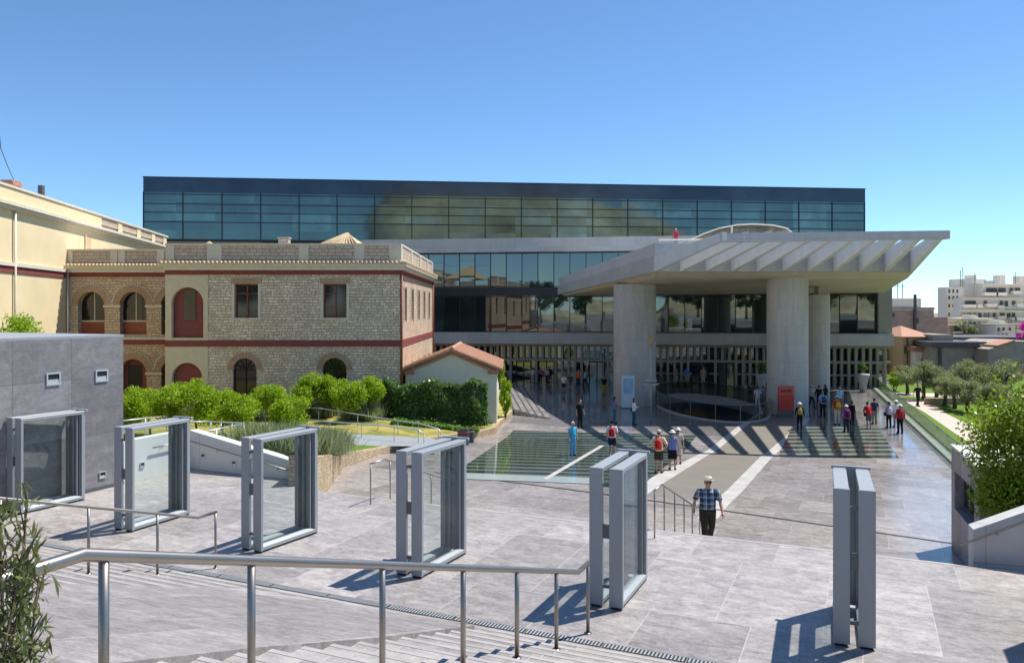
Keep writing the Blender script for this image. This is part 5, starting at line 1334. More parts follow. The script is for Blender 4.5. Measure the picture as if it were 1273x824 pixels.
for k in range(5):
    x1_ = 2.62 - 0.52 * k; mb = MB()
    mb.prism([(x1_, 53.4 + k * 0.5), (x1_ - 1.25, 76.5), (x1_ - 1.77, 76.5), (x1_ - 0.52, 53.4 + k * 0.5 + 0.3)], -2.62, -2.6 + 0.07 * (k + 1)); mb.build('step', M['paving'], st)
    mb = MB(); mb.prism([(x1_ - 0.32, 53.6 + k * 0.5), (x1_ - 1.57, 76.4), (x1_ - 1.75, 76.4), (x1_ - 0.5, 53.6 + k * 0.5)], -2.6 + 0.07 * (k + 1) - 0.02, -2.6 + 0.07 * (k + 1) + 0.004); mb.build('step_inlay', M['gate_dark'], st)

# ------------------------------------------------------------------ old stone house
ho = thing('stone_house', 'two-storey old stone house with dark red bands and parapet roof', 'house', (-14, 48, -1.6))
HX0, HX1, HYf, HYb = -21.1, -6.8, 48.0, 67.4
fr_h = lambda s, t, q: Vector((s, HYf + q, t))
up = [(-16.9, -15.45), (-11.5, -10.07)]; lo = [(-17.0, -15.55), (-11.55, -10.07)]
holes = [rect_loop(a, b, 4.31, 6.37) for a, b in up] + [arch_loop(a, b, -0.8, 1.13) for a, b in lo]
holed('front_wall', M['stone'], rect_loop(-18.5, HX1, -1.8, 7.0), holes, fr_h, 0.35, ho)
holes2 = [arch_loop(-20.72, -18.78, 3.09, 5.2), arch_loop(-20.7, -18.85, -1.0, 0.65)]
holed('plaster_bay', M['plaster'], rect_loop(HX0, -18.503, -1.8, 7.0), holes2, lambda s, t, q: Vector((s, HYf - 0.04 + q, t)), 0.30, ho)
mb = MB(); mb.box(-20.9, -18.6, HYf + 0.25, HYf + 0.3, 3.0, 6.3); nb = mb.build('red_niche', M['red'], ho)
mb = MB(); mb.box(-20.05, -19.35, HYf + 0.2, HYf + 0.248, 4.15, 6.0); mb.build('niche_window', M['win'], nb)
mb = MB(); mb.box(-20.9, -18.6, HYf + 0.25, HYf + 0.3, -1.2, 1.7); mb.build('red_niche', M['red'], ho)
fr_s = lambda s, t, q: Vector((HX1 - q, s, t))
sw = [49.6 + 3.58 * k for k in range(5)]
holes3 = [rect_loop(y, y + 1.15, 4.1, 6.2) for y in sw] + [arch_loop(y, y + 1.15, -0.8, 0.75) for y in sw]
holed('side_wall', M['stone2'], rect_loop(HYf + 0.001, HYb, -2.4, 7.0), holes3, fr_s, 0.3, ho)
mb = MB(); mb.box(HX0, HX1 - 0.36, HYf + 0.36, HYb, -2.0, 7.4); mb.build('inner_walls', M['black'], ho)
def window(fr, x0, x1, z0, z1, q, arched=False, parent=ho, frame='redwood', sur=None):
    f = MB(); b = 0.07
    def bx(a0, a1, c0, c1, q0=None, q1=None):
        q0 = q if q0 is None else q0; q1 = q + 0.07 if q1 is None else q1
        f.hexa([fr(a0, c0, q0), fr(a1, c0, q0), fr(a1, c0, q1), fr(a0, c0, q1), fr(a0, c1, q0), fr(a1, c1, q0), fr(a1, c1, q1), fr(a0, c1, q1)])
    xm = (x0 + x1) / 2
    zt = z1 if not arched else z1
    bx(x0, x0 + b, z0, zt); bx(x1 - b, x1, z0, zt); bx(xm - b / 2, xm + b / 2, z0, zt); bx(x0 + b, x1 - b, z0, z0 + b); bx(x0 + b, x1 - b, zt - b, zt)
    zz = z0 + (zt - z0) * 0.70; bx(x0 + b, x1 - b, zz, zz + b * 0.8)
    for k in (0.33,): bx(x0 + b, x1 - b, z0 + (zt - z0) * k, z0 + (zt - z0) * k + 0.03)
    if arched:
        r = (x1 - x0) / 2
        for k in range(1, 6):
            an = math.pi * k / 6; f.tube([fr(xm, zt, q + 0.03), fr(xm + r * math.cos(an), zt + r * math.sin(an), q + 0.03)], 0.025, 6)
        f.tube([fr(xm + r * .5 * math.cos(math.pi * k / 10), zt + r * .5 * math.sin(math.pi * k / 10), q + 0.03) for k in range(11)], 0.02, 6)
    w = f.build('window', M[frame], parent)
    p = MB(); top = zt + ((x1 - x0) / 2 if arched else 0)
    p.hexa([fr(x0 - .03, z0 - .02, q + 0.072), fr(x1 + .03, z0 - .02, q + 0.072), fr(x1 + .03, z0 - .02, q + 0.1), fr(x0 - .03, z0 - .02, q + 0.1), fr(x0 - .03, top, q + 0.072), fr(x1 + .03, top, q + 0.072), fr(x1 + .03, top, q + 0.1), fr(x0 - .03, top, q + 0.1)])
    p.build('pane', M['win'], w)
    return w
for a, b in up:
    w = window(fr_h, a, b, 4.31, 6.37, 0.2)
    mb = MB(); mb.box(a - 0.15, a - 0.002, HYf - 0.05, HYf + 0.3, 4.2, 6.37); mb.box(b + 0.002, b + 0.15, HYf - 0.05, HYf + 0.3, 4.2, 6.37); mb.box(a - 0.2, b + 0.2, HYf - 0.09, HYf + 0.3, 4.18, 4.305); mb.build('surround', M['trim'], w)
    mb = MB(); mb.box(a - 0.2, b + 0.2, HYf - 0.03, HYf + 0.3, 6.373, 6.72); mb.build('lintel', M['arch'], w)
for a, b in lo:
    w = window(fr_h, a, b, -0.8, 1.13, 0.2, True, frame='black')
    mb = MB(); r = (b - a) / 2; xm = (a + b) / 2
    li = [(xm + r * math.cos(math.pi * i / 14), 1.13 + r * math.sin(math.pi * i / 14)) for i in range(15)]; lo_ = [(xm + (r + .36) * math.cos(math.pi * i / 14), 1.13 + (r + .36) * math.sin(math.pi * i / 14)) for i in range(15)]
    loop_ring(mb, li, lo_, fr_h, -0.03, 0.15); mb.build('arch_surround', M['arch'], w)
for y in sw:
    w = window(fr_s, y, y + 1.15, 4.1, 6.2, 0.18)
    mb = MB(); mb.box(HX1 - .2, HX1 + .05, y - .14, y - .002, 4.0, 6.3); mb.box(HX1 - .2, HX1 + .05, y + 1.152, y + 1.29, 4.0, 6.3); mb.build('surround', M['trim'], w)
    window(fr_s, y, y + 1.15, -0.8, 0.75, 0.18, True, frame='black')
def rect_band(mb, g, z0, z1, x0=HX0, x1=HX1, y0=HYf, y1=HYb, dx=0.0):
    mb.box(x0 - dx, x1 + g, y0 - g, y0 - 0.002 + 0.0, z0, z1); mb.box(x1 + 0.002, x1 + g, y0, y1, z0, z1)
mb = MB(); rect_band(mb, 0.06, 2.55, 2.94); mb.build('red_band', M['red'], ho)
mb = MB(); rect_band(mb, 0.06, 6.92, 7.2); mb.build('red_band', M['red'], ho)
mb = MB(); mb.box(HX0 - .0, HX1 + 0.30, HYf - 0.30, HYb, 7.2, 7.42); mb.box(HX0 - .25, HX1 + 0.42, HYf - 0.42, HYb + .1, 7.422, 7.58); mb.build('cornice', M['trim'], ho)
def tile_edge(mb, x0, x1, y, z, n):
    for i in range(n):
        xx = x0 + (x1 - x0) * (i + .5) / n; r = (x1 - x0) / n * 0.36; mb.tube([(xx, y - 0.06, z + r * .3), (xx, y + 0.35, z + r * .3 + .06)], r, 8)
mb = MB(); tile_edge(mb, HX0 - .25, HX1 + .42, HYf - 0.44, 7.6, 58)
for i in range(78):
    yy = HYf - .4 + (HYb - HYf + .4) * i / 78; mb.tube([(HX1 + .48, yy, 7.63), (HX1 + .1, yy, 7.69)], 0.09, 8)
mb.build('eaves_tiles', M['tile_pale'], ho)
mb = MB(); mb.box(HX0, HX1, HYf + 0.1, HYf + 0.4, 7.582, 8.72); mb.box(HX1 - .3, HX1, HYf + .4, HYb, 7.582, 8.72); mb.build('parapet', M['panelstone'], ho)
mb = MB()
for xx, w_ in ((HX0, 0.5), (-18.6, 0.9), (-13.0, 0.6), (-9.6, 0.6), (-7.5, 0.7)): mb.box(xx, xx + w_, HYf + 0.05, HYf + 0.098, 7.585, 8.72)
for yy in (48.1, 53, 58, 63, 66.9): mb.box(HX1 + .002, HX1 + 0.05, yy, yy + .5, 7.585, 8.72)
mb.box(HX0 - .05, HX1 + .05, HYf + 0.03, HYf + 0.45, 8.722, 8.84); mb.box(HX1 - .35, HX1 + .05, HYf + .45, HYb, 8.722, 8.84); mb.box(HX0, HX1, HYf + .02, HYf + .098, 7.585, 7.75); mb.build('parapet_trim', M['trim'], ho)
mb = MB(); mb.add([(-15.0, 56.5, 9.1), (-10.4, 56.5, 9.1), (-10.4, 62, 9.1), (-15.0, 62, 9.1), (-12.3, 59, 10.5)], [(0, 1, 4), (1, 2, 4), (2, 3, 4), (3, 0, 4)])
for k in range(1, 12):
    t = k / 12; x = -15.0 + 4.6 * t; mb.tube([(x, 56.45, 9.12), Vector((x, 56.45, 9.14)).lerp(Vector((-12.3, 58.95, 10.55)), 0.97)], 0.06, 6)
mb.build('hip_roof', M['tile_pale'], ho)
mb = MB(); mb.box(-16.6, -15.9, 56, 56.6, 8.5, 9.85); mb.box(-16.65, -15.85, 55.95, 56.65, 9.852, 9.95); mb.box(-15.8, -15.4, 56, 56.5, 8.5, 9.2); mb.build('chimney', M['panelstone'], ho)
mb = MB(); mb.tube([(HX1 + .1, HYf - .1, -1.5), (HX1 + .1, HYf - .1, 7.2)], 0.06, 8); mb.tube([(HX1 + .1, HYb - .3, -1.5), (HX1 + .1, HYb - .3, 7.2)], 0.06, 8); mb.build('downpipe', M['redwood'], ho, True)
mb = MB(); mb.box(HX0, HX1, HYf + .4, HYb, 7.6, 7.7); mb.build('flat_roof', M['conc_lt'], ho)

# arcaded wing
wg = thing('arcaded_wing', 'stone wing with two storeys of brick arches between the yellow building and the house', 'building', (-25.5, 51, -1.6))
WX0, WX1, WY = -28.9, -21.0, 51.0
fr_w = lambda s, t, q: Vector((s, WY + q, t))
cx_ = [(px - CX) / F * WY for px in (113.5, 165.5, 217)]
hw = 0.86
holes = [arch_loop(c - hw, c + hw, 3.2, 5.1) for c in cx_[:2]] + [arch_loop(c - hw, c + hw, -1.2, 0.75) for c in cx_[:2]] + [arch_loop(cx_[2] - hw, cx_[2] + hw, 3.2, 5.1), arch_loop(cx_[2] - hw, cx_[2] + hw, -1.2, 0.75)]
holed('arcade_wall', M['stone2'], rect_loop(WX0, WX1, -1.8, 7.0), holes, fr_w, 0.5, wg)
for c in cx_:
    for z, nm in ((5.1, 'arch_ring'), (0.75, 'arch_ring')):
        mb = MB()
        li = [(c + hw * math.cos(math.pi * i / 16), z + hw * math.sin(math.pi * i / 16)) for i in range(17)]; l2 = [(c + (hw + .4) * math.cos(math.pi * i / 16), z + (hw + .4) * math.sin(math.pi * i / 16)) for i in range(17)]
        loop_ring(mb, li, l2, fr_w, -0.06, 0.2); mb.build(nm, M['arch'], wg)
        mb = MB()
        for i in range(25):
            an = math.pi * (i + .5) / 25; p = fr_w(c + (hw + .46) * math.cos(an), z + (hw + .46) * math.sin(an), -0.02); mb.box(p.x - .05, p.x + .05, WY - .08, WY - .002, p.z - .05, p.z + .05)
        mb.build('dentils', M['trim'], wg)
    mb = MB(); mb.box(c - hw - .02, c + hw + .02, WY + 0.42, WY + 0.48, 3.2, 4.02); mb.build('timber_panel', M['redwood'], wg)
    mb = MB(); mb.box(c - hw - .02, c + hw + .02, WY + 0.46, WY + 0.5, 4.02, 6.05); gw = mb.build('arch_window', M['win'], wg)
    mb = MB(); mb.box(c - hw - .02, c + hw + .02, WY + 0.40, WY + 0.457, 4.02, 4.10); mb.box(c - .03, c + .03, WY + .42, WY + .457, 4.1, 5.95); mb.build('frame', M['trim'], gw)
    mb = MB(); mb.box(c - hw - .02, c + hw + .02, WY + 0.46, WY + 0.5, -1.3, 1.7); rn = mb.build('red_infill', M['red'], wg)
    mb = MB(); mb.box(c - .55, c + .35, WY + 0.42, WY + 0.458, -0.6, 1.2); mb.build('grilled_window', M['black'], rn)
for a, b in zip(cx_, cx_[1:]):
    mb = MB(); xm = (a + b) / 2; w_ = (b - a) / 2 - hw + .06; mb.box(xm - w_, xm + w_, WY - 0.08, WY - .002, 4.95, 5.1); mb.box(xm - w_, xm + w_, WY - 0.08, WY - .002, 0.6, 0.75); mb.build('impost', M['trim'], wg)
mb = MB(); mb.box(WX0, WX1, WY - .06, WY - .002, 2.55, 2.87); mb.box(WX0, WX1, WY - .06, WY - .002, 6.92, 7.2); mb.build('red_band', M['red'], wg)
mb = MB(); mb.box(WX0, WX1, WY - .1, WY + .4, 2.872, 3.02); mb.box(WX0, WX1, WY - 0.3, WY + 6, 7.2, 7.42); mb.box(WX0, WX1, WY - .42, WY + 6, 7.422, 7.6); mb.build('cornice', M['trim'], wg)
mb = MB(); tile_edge(mb, WX0, WX1, WY - .44, 7.62, 34); mb.build('eaves_tiles', M['tile_pale'], wg)
mb = MB(); mb.box(WX0, WX1, WY + .1, WY + .4, 7.602, 8.6); mb.build('parapet', M['panelstone'], wg)
mb = MB()
for xx in (WX0, -26.0, -25.5, -23.0): mb.box(xx, xx + .45, WY + .04, WY + .098, 7.605, 8.6)
mb.box(WX0 - .03, WX1, WY + .02, WY + .45, 8.602, 8.72); mb.build('parapet_trim', M['trim'], wg)
mb = MB(); mb.box(WX0, WX1, WY + .51, WY + 8, -1.8, 7.19); mb.build('inner_walls', M['black'], wg)
mb = MB(); mb.tube([(WX0 + .25, WY - .15, -1.5), (WX0 + .25, WY - .15, 7.2)], 0.06, 8); mb.build('downpipe', M['trim'], wg, True)
mb = MB(); mb.add([(-25.5, 58, 8.0), (-21.2, 58, 8.0), (-21.2, 64, 8.0), (-25.5, 64, 8.0), (-23.4, 61, 10.1)], [(0, 1, 4), (1, 2, 4), (2, 3, 4), (3, 0, 4)]); mb.build('hip_roof', M['tile_pale'], wg)

# yellow building on the left
ye = thing('yellow_building', 'long yellow rendered building with stone parapet at the left edge', 'building', (-27, 42, -1.6))
yd = Vector((-0.15, 1.0)).normalized(); y0_ = Vector((-28.8, 51.0)); yn = Vector((yd.y, -yd.x))
def ybox(mb, s0, s1, q0, q1, z0, z1):
    P = lambda s, q, z: (*(y0_ + yd * s + yn * q), z)
    mb.hexa([P(s0, q0, z0), P(s1, q0, z0), P(s1, q1, z0), P(s0, q1, z0), P(s0, q0, z1), P(s1, q0, z1), P(s1, q1, z1), P(s0, q1, z1)])
mb = MB(); ybox(mb, -22, 22.7, -9, 0, -2, 10.3); mb.build('wall', M['yellow'], ye)
mb = MB(); ybox(mb, -22, 22.7, -8.8, 0.0, 10.95, 11.52); ybox(mb, -22, 22.7, -8.9, -0.1, 10.3, 10.94); mb.build('parapet', M['panelstone'], ye)
mb = MB(); ybox(mb, -22.2, 22.9, -9, 0.22, 10.301, 10.5); ybox(mb, -22.3, 23.0, -9.1, 0.38, 10.502, 10.68); ybox(mb, -22.1, 22.8, -9, 0.12, 11.522, 11.66); mb.build('cornice', M['trim'], ye)
mb = MB(); ybox(mb, -22, 6, 0.002, 0.05, 10.7, 11.5)
for s in (9.5, 14, 18, 21.5): ybox(mb, s, s + .9, 0.002, 0.05, 10.7, 11.5)
mb.build('parapet_pilasters', M['yellow'], ye)
mb = MB(); ybox(mb, -22, 22.7, 0.002, 0.07, 6.85, 7.2); mb.build('red_band', M['red'], ye)
mb = MB(); ybox(mb, -22, 22.7, 0.002, 0.16, 7.202, 7.4); mb.build('string_course', M['trim'], ye)
mb = MB(); ybox(mb, 3.0, 4.1, 0.002, 0.02, 8.75, 9.9); wd = mb.build('shuttered_window', M['bg_orange'], ye)
mb = MB(); ybox(mb, 2.9, 4.2, 0.002, 0.12, 8.62, 8.748); ybox(mb, 2.9, 3.0, .002, .1, 8.75, 9.95); mb.build('sill', M['trim'], wd)
mb = MB(); p = y0_ + yd * -7.3 + yn * 0.12; mb.tube([(p.x, p.y, -1.5), (p.x, p.y, 10.3)], 0.07, 8); mb.build('downpipe', M['trim'], ye, True)
p = y0_ + yd * -5.3 - yn * 1.0
mb = MB(); mb.box(p.x - .35, p.x + .35, p.y - .4, p.y + .4, 11.2, 12.25); mb.box(p.x - .42, p.x + .42, p.y - .47, p.y + .47, 11.95, 12.1); mb.build('chimney', M['tile'], ye)
p = y0_ + yd * -1.3 - yn * 1.0
mb = MB(); mb.box(p.x - .14, p.x + .14, p.y - .14, p.y + .14, 11.2, 12.6); mb.build('flue', M['bg_dark'], ye)
# overhead cable
cb = MB(); cb.tube([at(-6, 120, 30), at(1, 185, 38), at(10, 208, 44), at(18, 226, 49)], 0.02, 6); tag(cb.build('overhead_cable', M['black']), 'thin dark cable sagging to the roof of the yellow building', 'cable')

# pump house with gable roof
ph = thing('gabled_hut', 'small pale green hut with terracotta gable roof behind the ivy hedge', 'hut', (-3.9, 49, -2.3))
px0, px1, ax, py0, py1 = -6.62, -0.95, -3.72, 49.0, 57.0
ez, az = 1.05, 2.15
mb = MB(); prof = [(px0, -2.5), (px1, -2.5), (px1, ez), (ax, az), (px0, ez)]
mb.v = [Vector((a, py0, b)) for a, b in prof] + [Vector((a, py1, b)) for a, b in prof]
mb.f = [(0, 1, 2, 3, 4), (9, 8, 7, 6, 5)] + [(i, (i + 1) % 5, 5 + (i + 1) % 5, 5 + i) for i in range(5)]; mb.build('walls', M['mint'], ph)
rf = MB(); tl = MB()
for (xa, za, xb, zb) in ((px0 - 0.15, ez - 0.02, ax, az + 0.08), (px1 + 0.35, ez - 0.06, ax, az + 0.08)):
    rf.hexa([(xa, py0 - .35, za), (xb, py0 - .35, zb), (xb, py1, zb), (xa, py1, za), (xa, py0 - .35, za + .14), (xb, py0 - .35, zb + .14), (xb, py1, zb + .14), (xa, py1, za + .14)])
    n = 36
    for i in range(n):
        yy = py0 - .3 + (py1 - py0 + .2) * i / (n - 1); tl.tube([(xa, yy, za + .15), (xb, yy, zb + .15)], 0.085, 6)
r_ = rf.build('roof', M['tile'], ph); tl.tube([(ax, py0 - .38, az + .24), (ax, py1, az + .24)], 0.13, 8); tl.build('roof_tiles', M['tile'], r_, False)
mb = MB()
for (xa, za, xb, zb) in ((px0, ez - .22, ax, az - .12), (px1, ez - .22, ax, az - .12)):
    mb.hexa([(xa, py0 - .14, za), (xb, py0 - .14, zb), (xb, py0 - .002, zb), (xa, py0 - .002, za), (xa, py0 - .14, za + .2), (xb, py0 - .14, zb + .19), (xb, py0 - .002, zb + .19), (xa, py0 - .002, za + .2)])
mb.box(px0 - .1, px0 + .55, py0 - .16, py0 - .003, ez - .24, ez - .05); mb.box(px1 - .55, px1 + .12, py0 - .16, py0 - .003, ez - .24, ez - .05); mb.build('eaves_moulding', M['tile'], ph)

# garden rails
def grail(label, pix, m='galv', h=0.92, extra=True):
    top = []
    for (px, py, d) in pix: top.append(at(px, py, d))
    t = thing('garden_rail', label, 'railing', (top[0].x, top[0].y, top[0].z - h), 0, 'pale metal rails in the garden')
    mb = MB(); mb.tube(top, 0.030, 8); mb.build('rail', M[m], t, True)
    if extra:
        mb = MB(); mb.tube([p - Vector((0, 0, 0.42)) for p in top], 0.015, 6); mb.build('lower_rail', M[m], t, True)
    for a, b in zip(top, top[1:]):
        k = max(1, round((b - a).length / 1.5))
        for i in range(k):
            p = a.lerp(b, i / k); mb = MB(); zb = min(garden_z(p.x, p.y) - 0.05, p.z - 0.4); mb.tube([(p.x, p.y, zb), (p.x, p.y, p.z)], 0.022, 6); mb.build('post', M[m], t, True)
    p = top[-1]; mb = MB(); mb.tube([(p.x, p.y, min(garden_z(p.x, p.y) - 0.05, p.z - 0.5)), (p.x, p.y, p.z)], 0.022, 6); mb.build('post', M[m], t, True)
grail('pale rail curving along the far side of the garden path', [(310, 507, 46), (396, 507, 44), (470, 519, 42), (520, 526, 41), (545, 533, 40.5), (549, 541, 40.3)], extra=False)
grail('pale rail along the near side of the garden path', [(330, 517, 40.5), (410, 524, 39.5), (490, 530, 38.5), (520, 534, 38.2), (527, 540, 38)], extra=False)
grail('pale rail behind the white wall beside the grey wall', [(152, 523, 32), (207, 517, 35)])
grail('pale rail boxing the corner behind the white wall', [(300, 527, 29), (236, 541, 27), (218, 524, 33), (262, 524, 35), (303, 526, 31)])

# ------------------------------------------------------------------ right side: kiosk, concrete wall, bush, balustrade, garden
kd = Vector((math.sin(R(19.5)), math.cos(R(19.5)))); kn = Vector((kd.y, -kd.x))
K1 = Vector((11.65, 20.9)); K0 = K1 - kd * 3.3
ki = thing('ticket_kiosk', 'grey stone kiosk with a dark window at the right edge of the forecourt', 'kiosk', (*K0, -1.4))
def kf(s, z, q): p = K0 + kd * s + kn * q; return Vector((p.x, p.y, z))
holed('kiosk_wall', M['kiosk'], rect_loop(0, 3.3, -1.5, 1.17), [rect_loop(0.55, 2.85, -0.35, 0.62)], lambda s, t, q: kf(s, t, q), 0.4, ki)
mb = MB()
def kbox(mb, s0, s1, q0, q1, z0, z1): mb.hexa([kf(s0, z0, q0), kf(s1, z0, q0), kf(s1, z0, q1), kf(s0, z0, q1), kf(s0, z1, q0), kf(s1, z1, q0), kf(s1, z1, q1), kf(s0, z1, q1)])
kbox(mb, 0, 3.3, 0.41, 4.5, -1.5, 1.165); mb.build('kiosk_body', M['kiosk'], ki)
mb = MB(); kbox(mb, -0.02, 3.32, -0.02, 4.52, 1.172, 1.24); mb.build('kiosk_roof', M['conc_lt'], ki)
mb = MB(); kbox(mb, 0.552, 2.848, 0.3, 0.36, -0.348, 0.618); wn = mb.build('kiosk_window', M['win'], ki)
mb = MB()
for s in (0.552, 1.35, 2.1, 2.77): kbox(mb, s, s + 0.07, 0.2, 0.298, -0.348, 0.618)
kbox(mb, 0.63, 2.76, .2, .297, -0.348, -0.25); mb.build('window_frame', M['gate_dark'], wn)
cw = thing('concrete_wall', 'sloping concrete wall with handrail at the right edge of the landing', 'wall', (9.0, 15, 0))
W0 = Vector((8.78, 15.0)); wd_ = Vector((math.cos(R(18)), -math.sin(R(18)))); W1 = W0 + wd_ * 5
mb = MB(); mb.slab(W0, W1, 0.4, -0.4, 0.62, -0.4, 3.0); mb.build('wall_body', M['conc_lt'], cw)
mb = MB(); wn_ = Vector((wd_.y, -wd_.x)); a = W0 + wn_ * .1 - wd_ * 0.25; b = W1 + wn_ * .1
mb.tube([(*a, 0.33), (*b, 2.98)], 0.022, 8)
for t in (0.12, 0.3, 0.48, 0.7, 0.9):
    p = a.lerp(b, t); z = .33 + 2.65 * t; mb.tube([(*p, z), (*p, z - .07), (*(p - wn_ * .1), z - .07)], 0.010, 6)
mb.build('wall_rail', M['steel'], cw, True)
fl = thing('flank_wall', 'tall stone end wall flanking the steps on the right', 'wall', (*uv2w(5.5, 8.5).xy, 0))
mb = MB(); a = [uv2w(5.9, 9.0), uv2w(8.0, 9.0), uv2w(8.0, 12.3), uv2w(5.9, 12.3)]
SHW = Vector((7.4, 11.4))
q = [SHW + Vector((0.876, 0.482)) * 1.72, SHW + Vector((0.876, 0.482)) * 1.72 + Vector((2.2, -0.9)), SHW + Vector((0.876, 0.482)) * 1.72 + Vector((1.2, -3.2)), SHW + Vector((0.876, 0.482)) * 1.72 + Vector((-1.0, -2.3))]
mb.prism([(p.x, p.y) for p in q], -0.2, 4.0); mb.build('wall_body', M['clad'], fl)
# bush over the kiosk and wall
bu = thing('glossy_bush', 'large bright green bush hanging over the concrete wall at the right edge', 'bush', (11.5, 16.4, -0.3))
pt = np.concatenate([clump_pts((11.45, 16.6, 1.80), (1.95, 1.35, 1.95), 22000, 60, 0.34), clump_pts((10.62, 16.7, 1.35), (0.95, 0.8, 1.2), 6000, 20, 0.38), clump_pts((11.9, 16.2, 0.6), (1.7, 1.0, 1.1), 5000, 24, 0.34)])
pt = pt[pt[:, 2] > 0.25]
leaves('foliage', pt, 0.095, M['bush'], bu, 0.5)
mb = MB()
for k in range(12):
    a_ = k * 0.55; e = Vector((11.3 + 1.35 * math.cos(a_), 16.55 + 1.0 * math.sin(a_), 1.6 + 1.2 * math.sin(k * 1.7))); mb.tube([(11.5, 16.4, -0.4), (11.4 + .4 * math.cos(a_), 16.5 + .3 * math.sin(a_), 0.7), e], [0.06, 0.04, 0.01], 6)
mb.build('stems', M['bark'], bu, True)
bo = thing('bougainvillea', 'magenta bougainvillea sprays at the right edge above the bush', 'shrub', (11.9, 17.3, 0))
pt = np.concatenate([clump_pts((11.28, 17.2, 4.42), (0.20, .2, .22), 260, 6, .5), clump_pts((11.12, 17.2, 4.2), (0.10, .1, .12), 60, 3, .5), clump_pts((11.25, 17.2, 3.35), (0.14, .12, .12), 90, 3, .5), clump_pts((11.8, 17.3, 4.0), (0.45, .3, .7), 500, 9, .4)])
leaves('flowers', pt, 0.075, M['magenta'], bo, 0.7)
mb = MB(); mb.tube([(11.9, 17.3, -0.4), (11.9, 17.3, 2.6), (11.6, 17.25, 4.0), (11.25, 17.2, 4.4)], [.04, .03, .015, .006], 6); mb.tube([(11.9, 17.3, 2.4), (11.5, 17.2, 3.2), (11.25, 17.2, 3.35)], [.02, .012, .006], 6); mb.build('stems', M['bark'], bo, True)
# glass balustrade along the walkway
ba = thing('glass_balustrade', 'long greenish glass balustrade along the right side of the forecourt', 'balustrade', (21.3, 37.8, -2.6))
bd = Vector((0.353, 1.0)); bl0 = Vector((21.3, 37.8))
bpt = lambda d: bl0 + bd * (d - 37.8)
mb = MB(); mr = MB(); mk = MB(); d = 24.0
while d < 73.0:
    a, b = bpt(d), bpt(d + 1.95); za, zb = zg(*a), zg(*b)
    mb.slab(a, b, 0.02, za + 0.12, za + 1.08, zb + 0.12, zb + 1.08); mr.tube([(*a, za + 1.10), (*bpt(d + 2.0), zg(*bpt(d + 2)) + 1.10)], 0.022, 6)
    mk.slab(a + Vector((-.22, 0)), bpt(d + 2.0) + Vector((-.22, 0)), -0.28, za - .2, za + .12, zg(*bpt(d + 2)) - .2, zg(*bpt(d + 2)) + .12); d += 2.0
mb.build('glass_panels', M['bal'], ba); mr.build('top_rail', M['steel'], ba); mk.build('kerb', M['border'], ba)
# right garden
zr = -2.5
mb = MB(); mb.prism([(p.x, p.y) for p in (Vector((16.7, 23.6)), Vector((22, 23)), Vector((75, 62)), Vector((75, 92)), Vector((35.2, 76)))], -4, zr); struct(mb.build('garden_lawn', M['lawn']), 'green lawn right of the glass balustrade')
mb = MB(); q = [onz(1120, 496, zr), onz(1152, 496, zr), onz(1178, 515, zr), onz(1300, 575, zr), onz(1240, 575, zr), onz(1150, 513, zr)]
mb.prism([(p.x, p.y) for p in q], zr - .1, zr + 0.012); struct(mb.build('garden_path', M['path']), 'pinkish gravel path through the right garden')
mb = MB(); q = [onz(1108, 492, zr), onz(1300, 497, zr), onz(1300, 491, zr), onz(1105, 488, zr)]
mb.prism([(p.x, p.y) for p in q], zr - .1, zr + 0.016); struct(mb.build('cross_path', M['path']), 'pale path crossing behind the olive trees')
lw = thing('low_garden_wall', 'low ochre wall behind the front olive trees', 'wall', onz(1160, 498, zr))
mb = MB(); a, b = onz(1152, 503, zr), onz(1290, 503, zr); mb.slab(a.xy, b.xy, 0.4, zr, zr + .5); mb.build('wall_body', M['planter_stone'], lw)
ol = [(1174, 504, 2.1, 1.15, 'front olive tree nearest the person on the path'), (1187, 508, 2.15, 1.2, 'front olive tree second from the path'), (1203, 512, 2.2, 1.2, 'front olive tree third from the path'), (1219, 515, 2.2, 1.25, 'front olive tree beside the glossy bush'),
      (1238, 518, 2.2, 1.25, 'front olive tree half hidden by the glossy bush'), (1148, 496, 2.9, 1.55, 'silvery olive tree before the ochre house'), (1164, 497, 2.5, 1.4, 'olive tree behind the low wall'), (1200, 494, 2.8, 1.6, 'tall back olive tree before the grey house'),
      (1222, 495, 2.8, 1.6, 'back olive tree before the gabled grey house'), (1250, 496, 2.9, 1.7, 'back olive tree at the right edge'), (1128, 490, 2.4, 1.3, 'small olive tree before the brick block')]
for (px, py, h, r, lab) in ol:
    p = onz(px, py, zr); tree('olive_tree', lab, 'tree', p, h * 1.10, r * 1.0, M['olive'], 3800, 0.17, 'olive trees of the right garden', 0.14, 17, 0.30, 0.75, 0.38, 0.36)
p = onz(1112, 486, zr); sb = thing('shrub', 'bright green shrub beside the top end of the glass balustrade', 'shrub', p)
leaves('leaves', clump_pts((p.x, p.y, zr + .9), (1.1, 1.0, .95), 2200, 14), 0.17, M['citrus'], sb, 0.5)
mb = MB()
for k in range(5): mb.tube([(p.x, p.y, zr - .1), (p.x + .5 * math.cos(k * 1.3), p.y + .5 * math.sin(k * 1.3), zr + 1)], 0.03, 6)
mb.build('stems', M['bark'], sb)

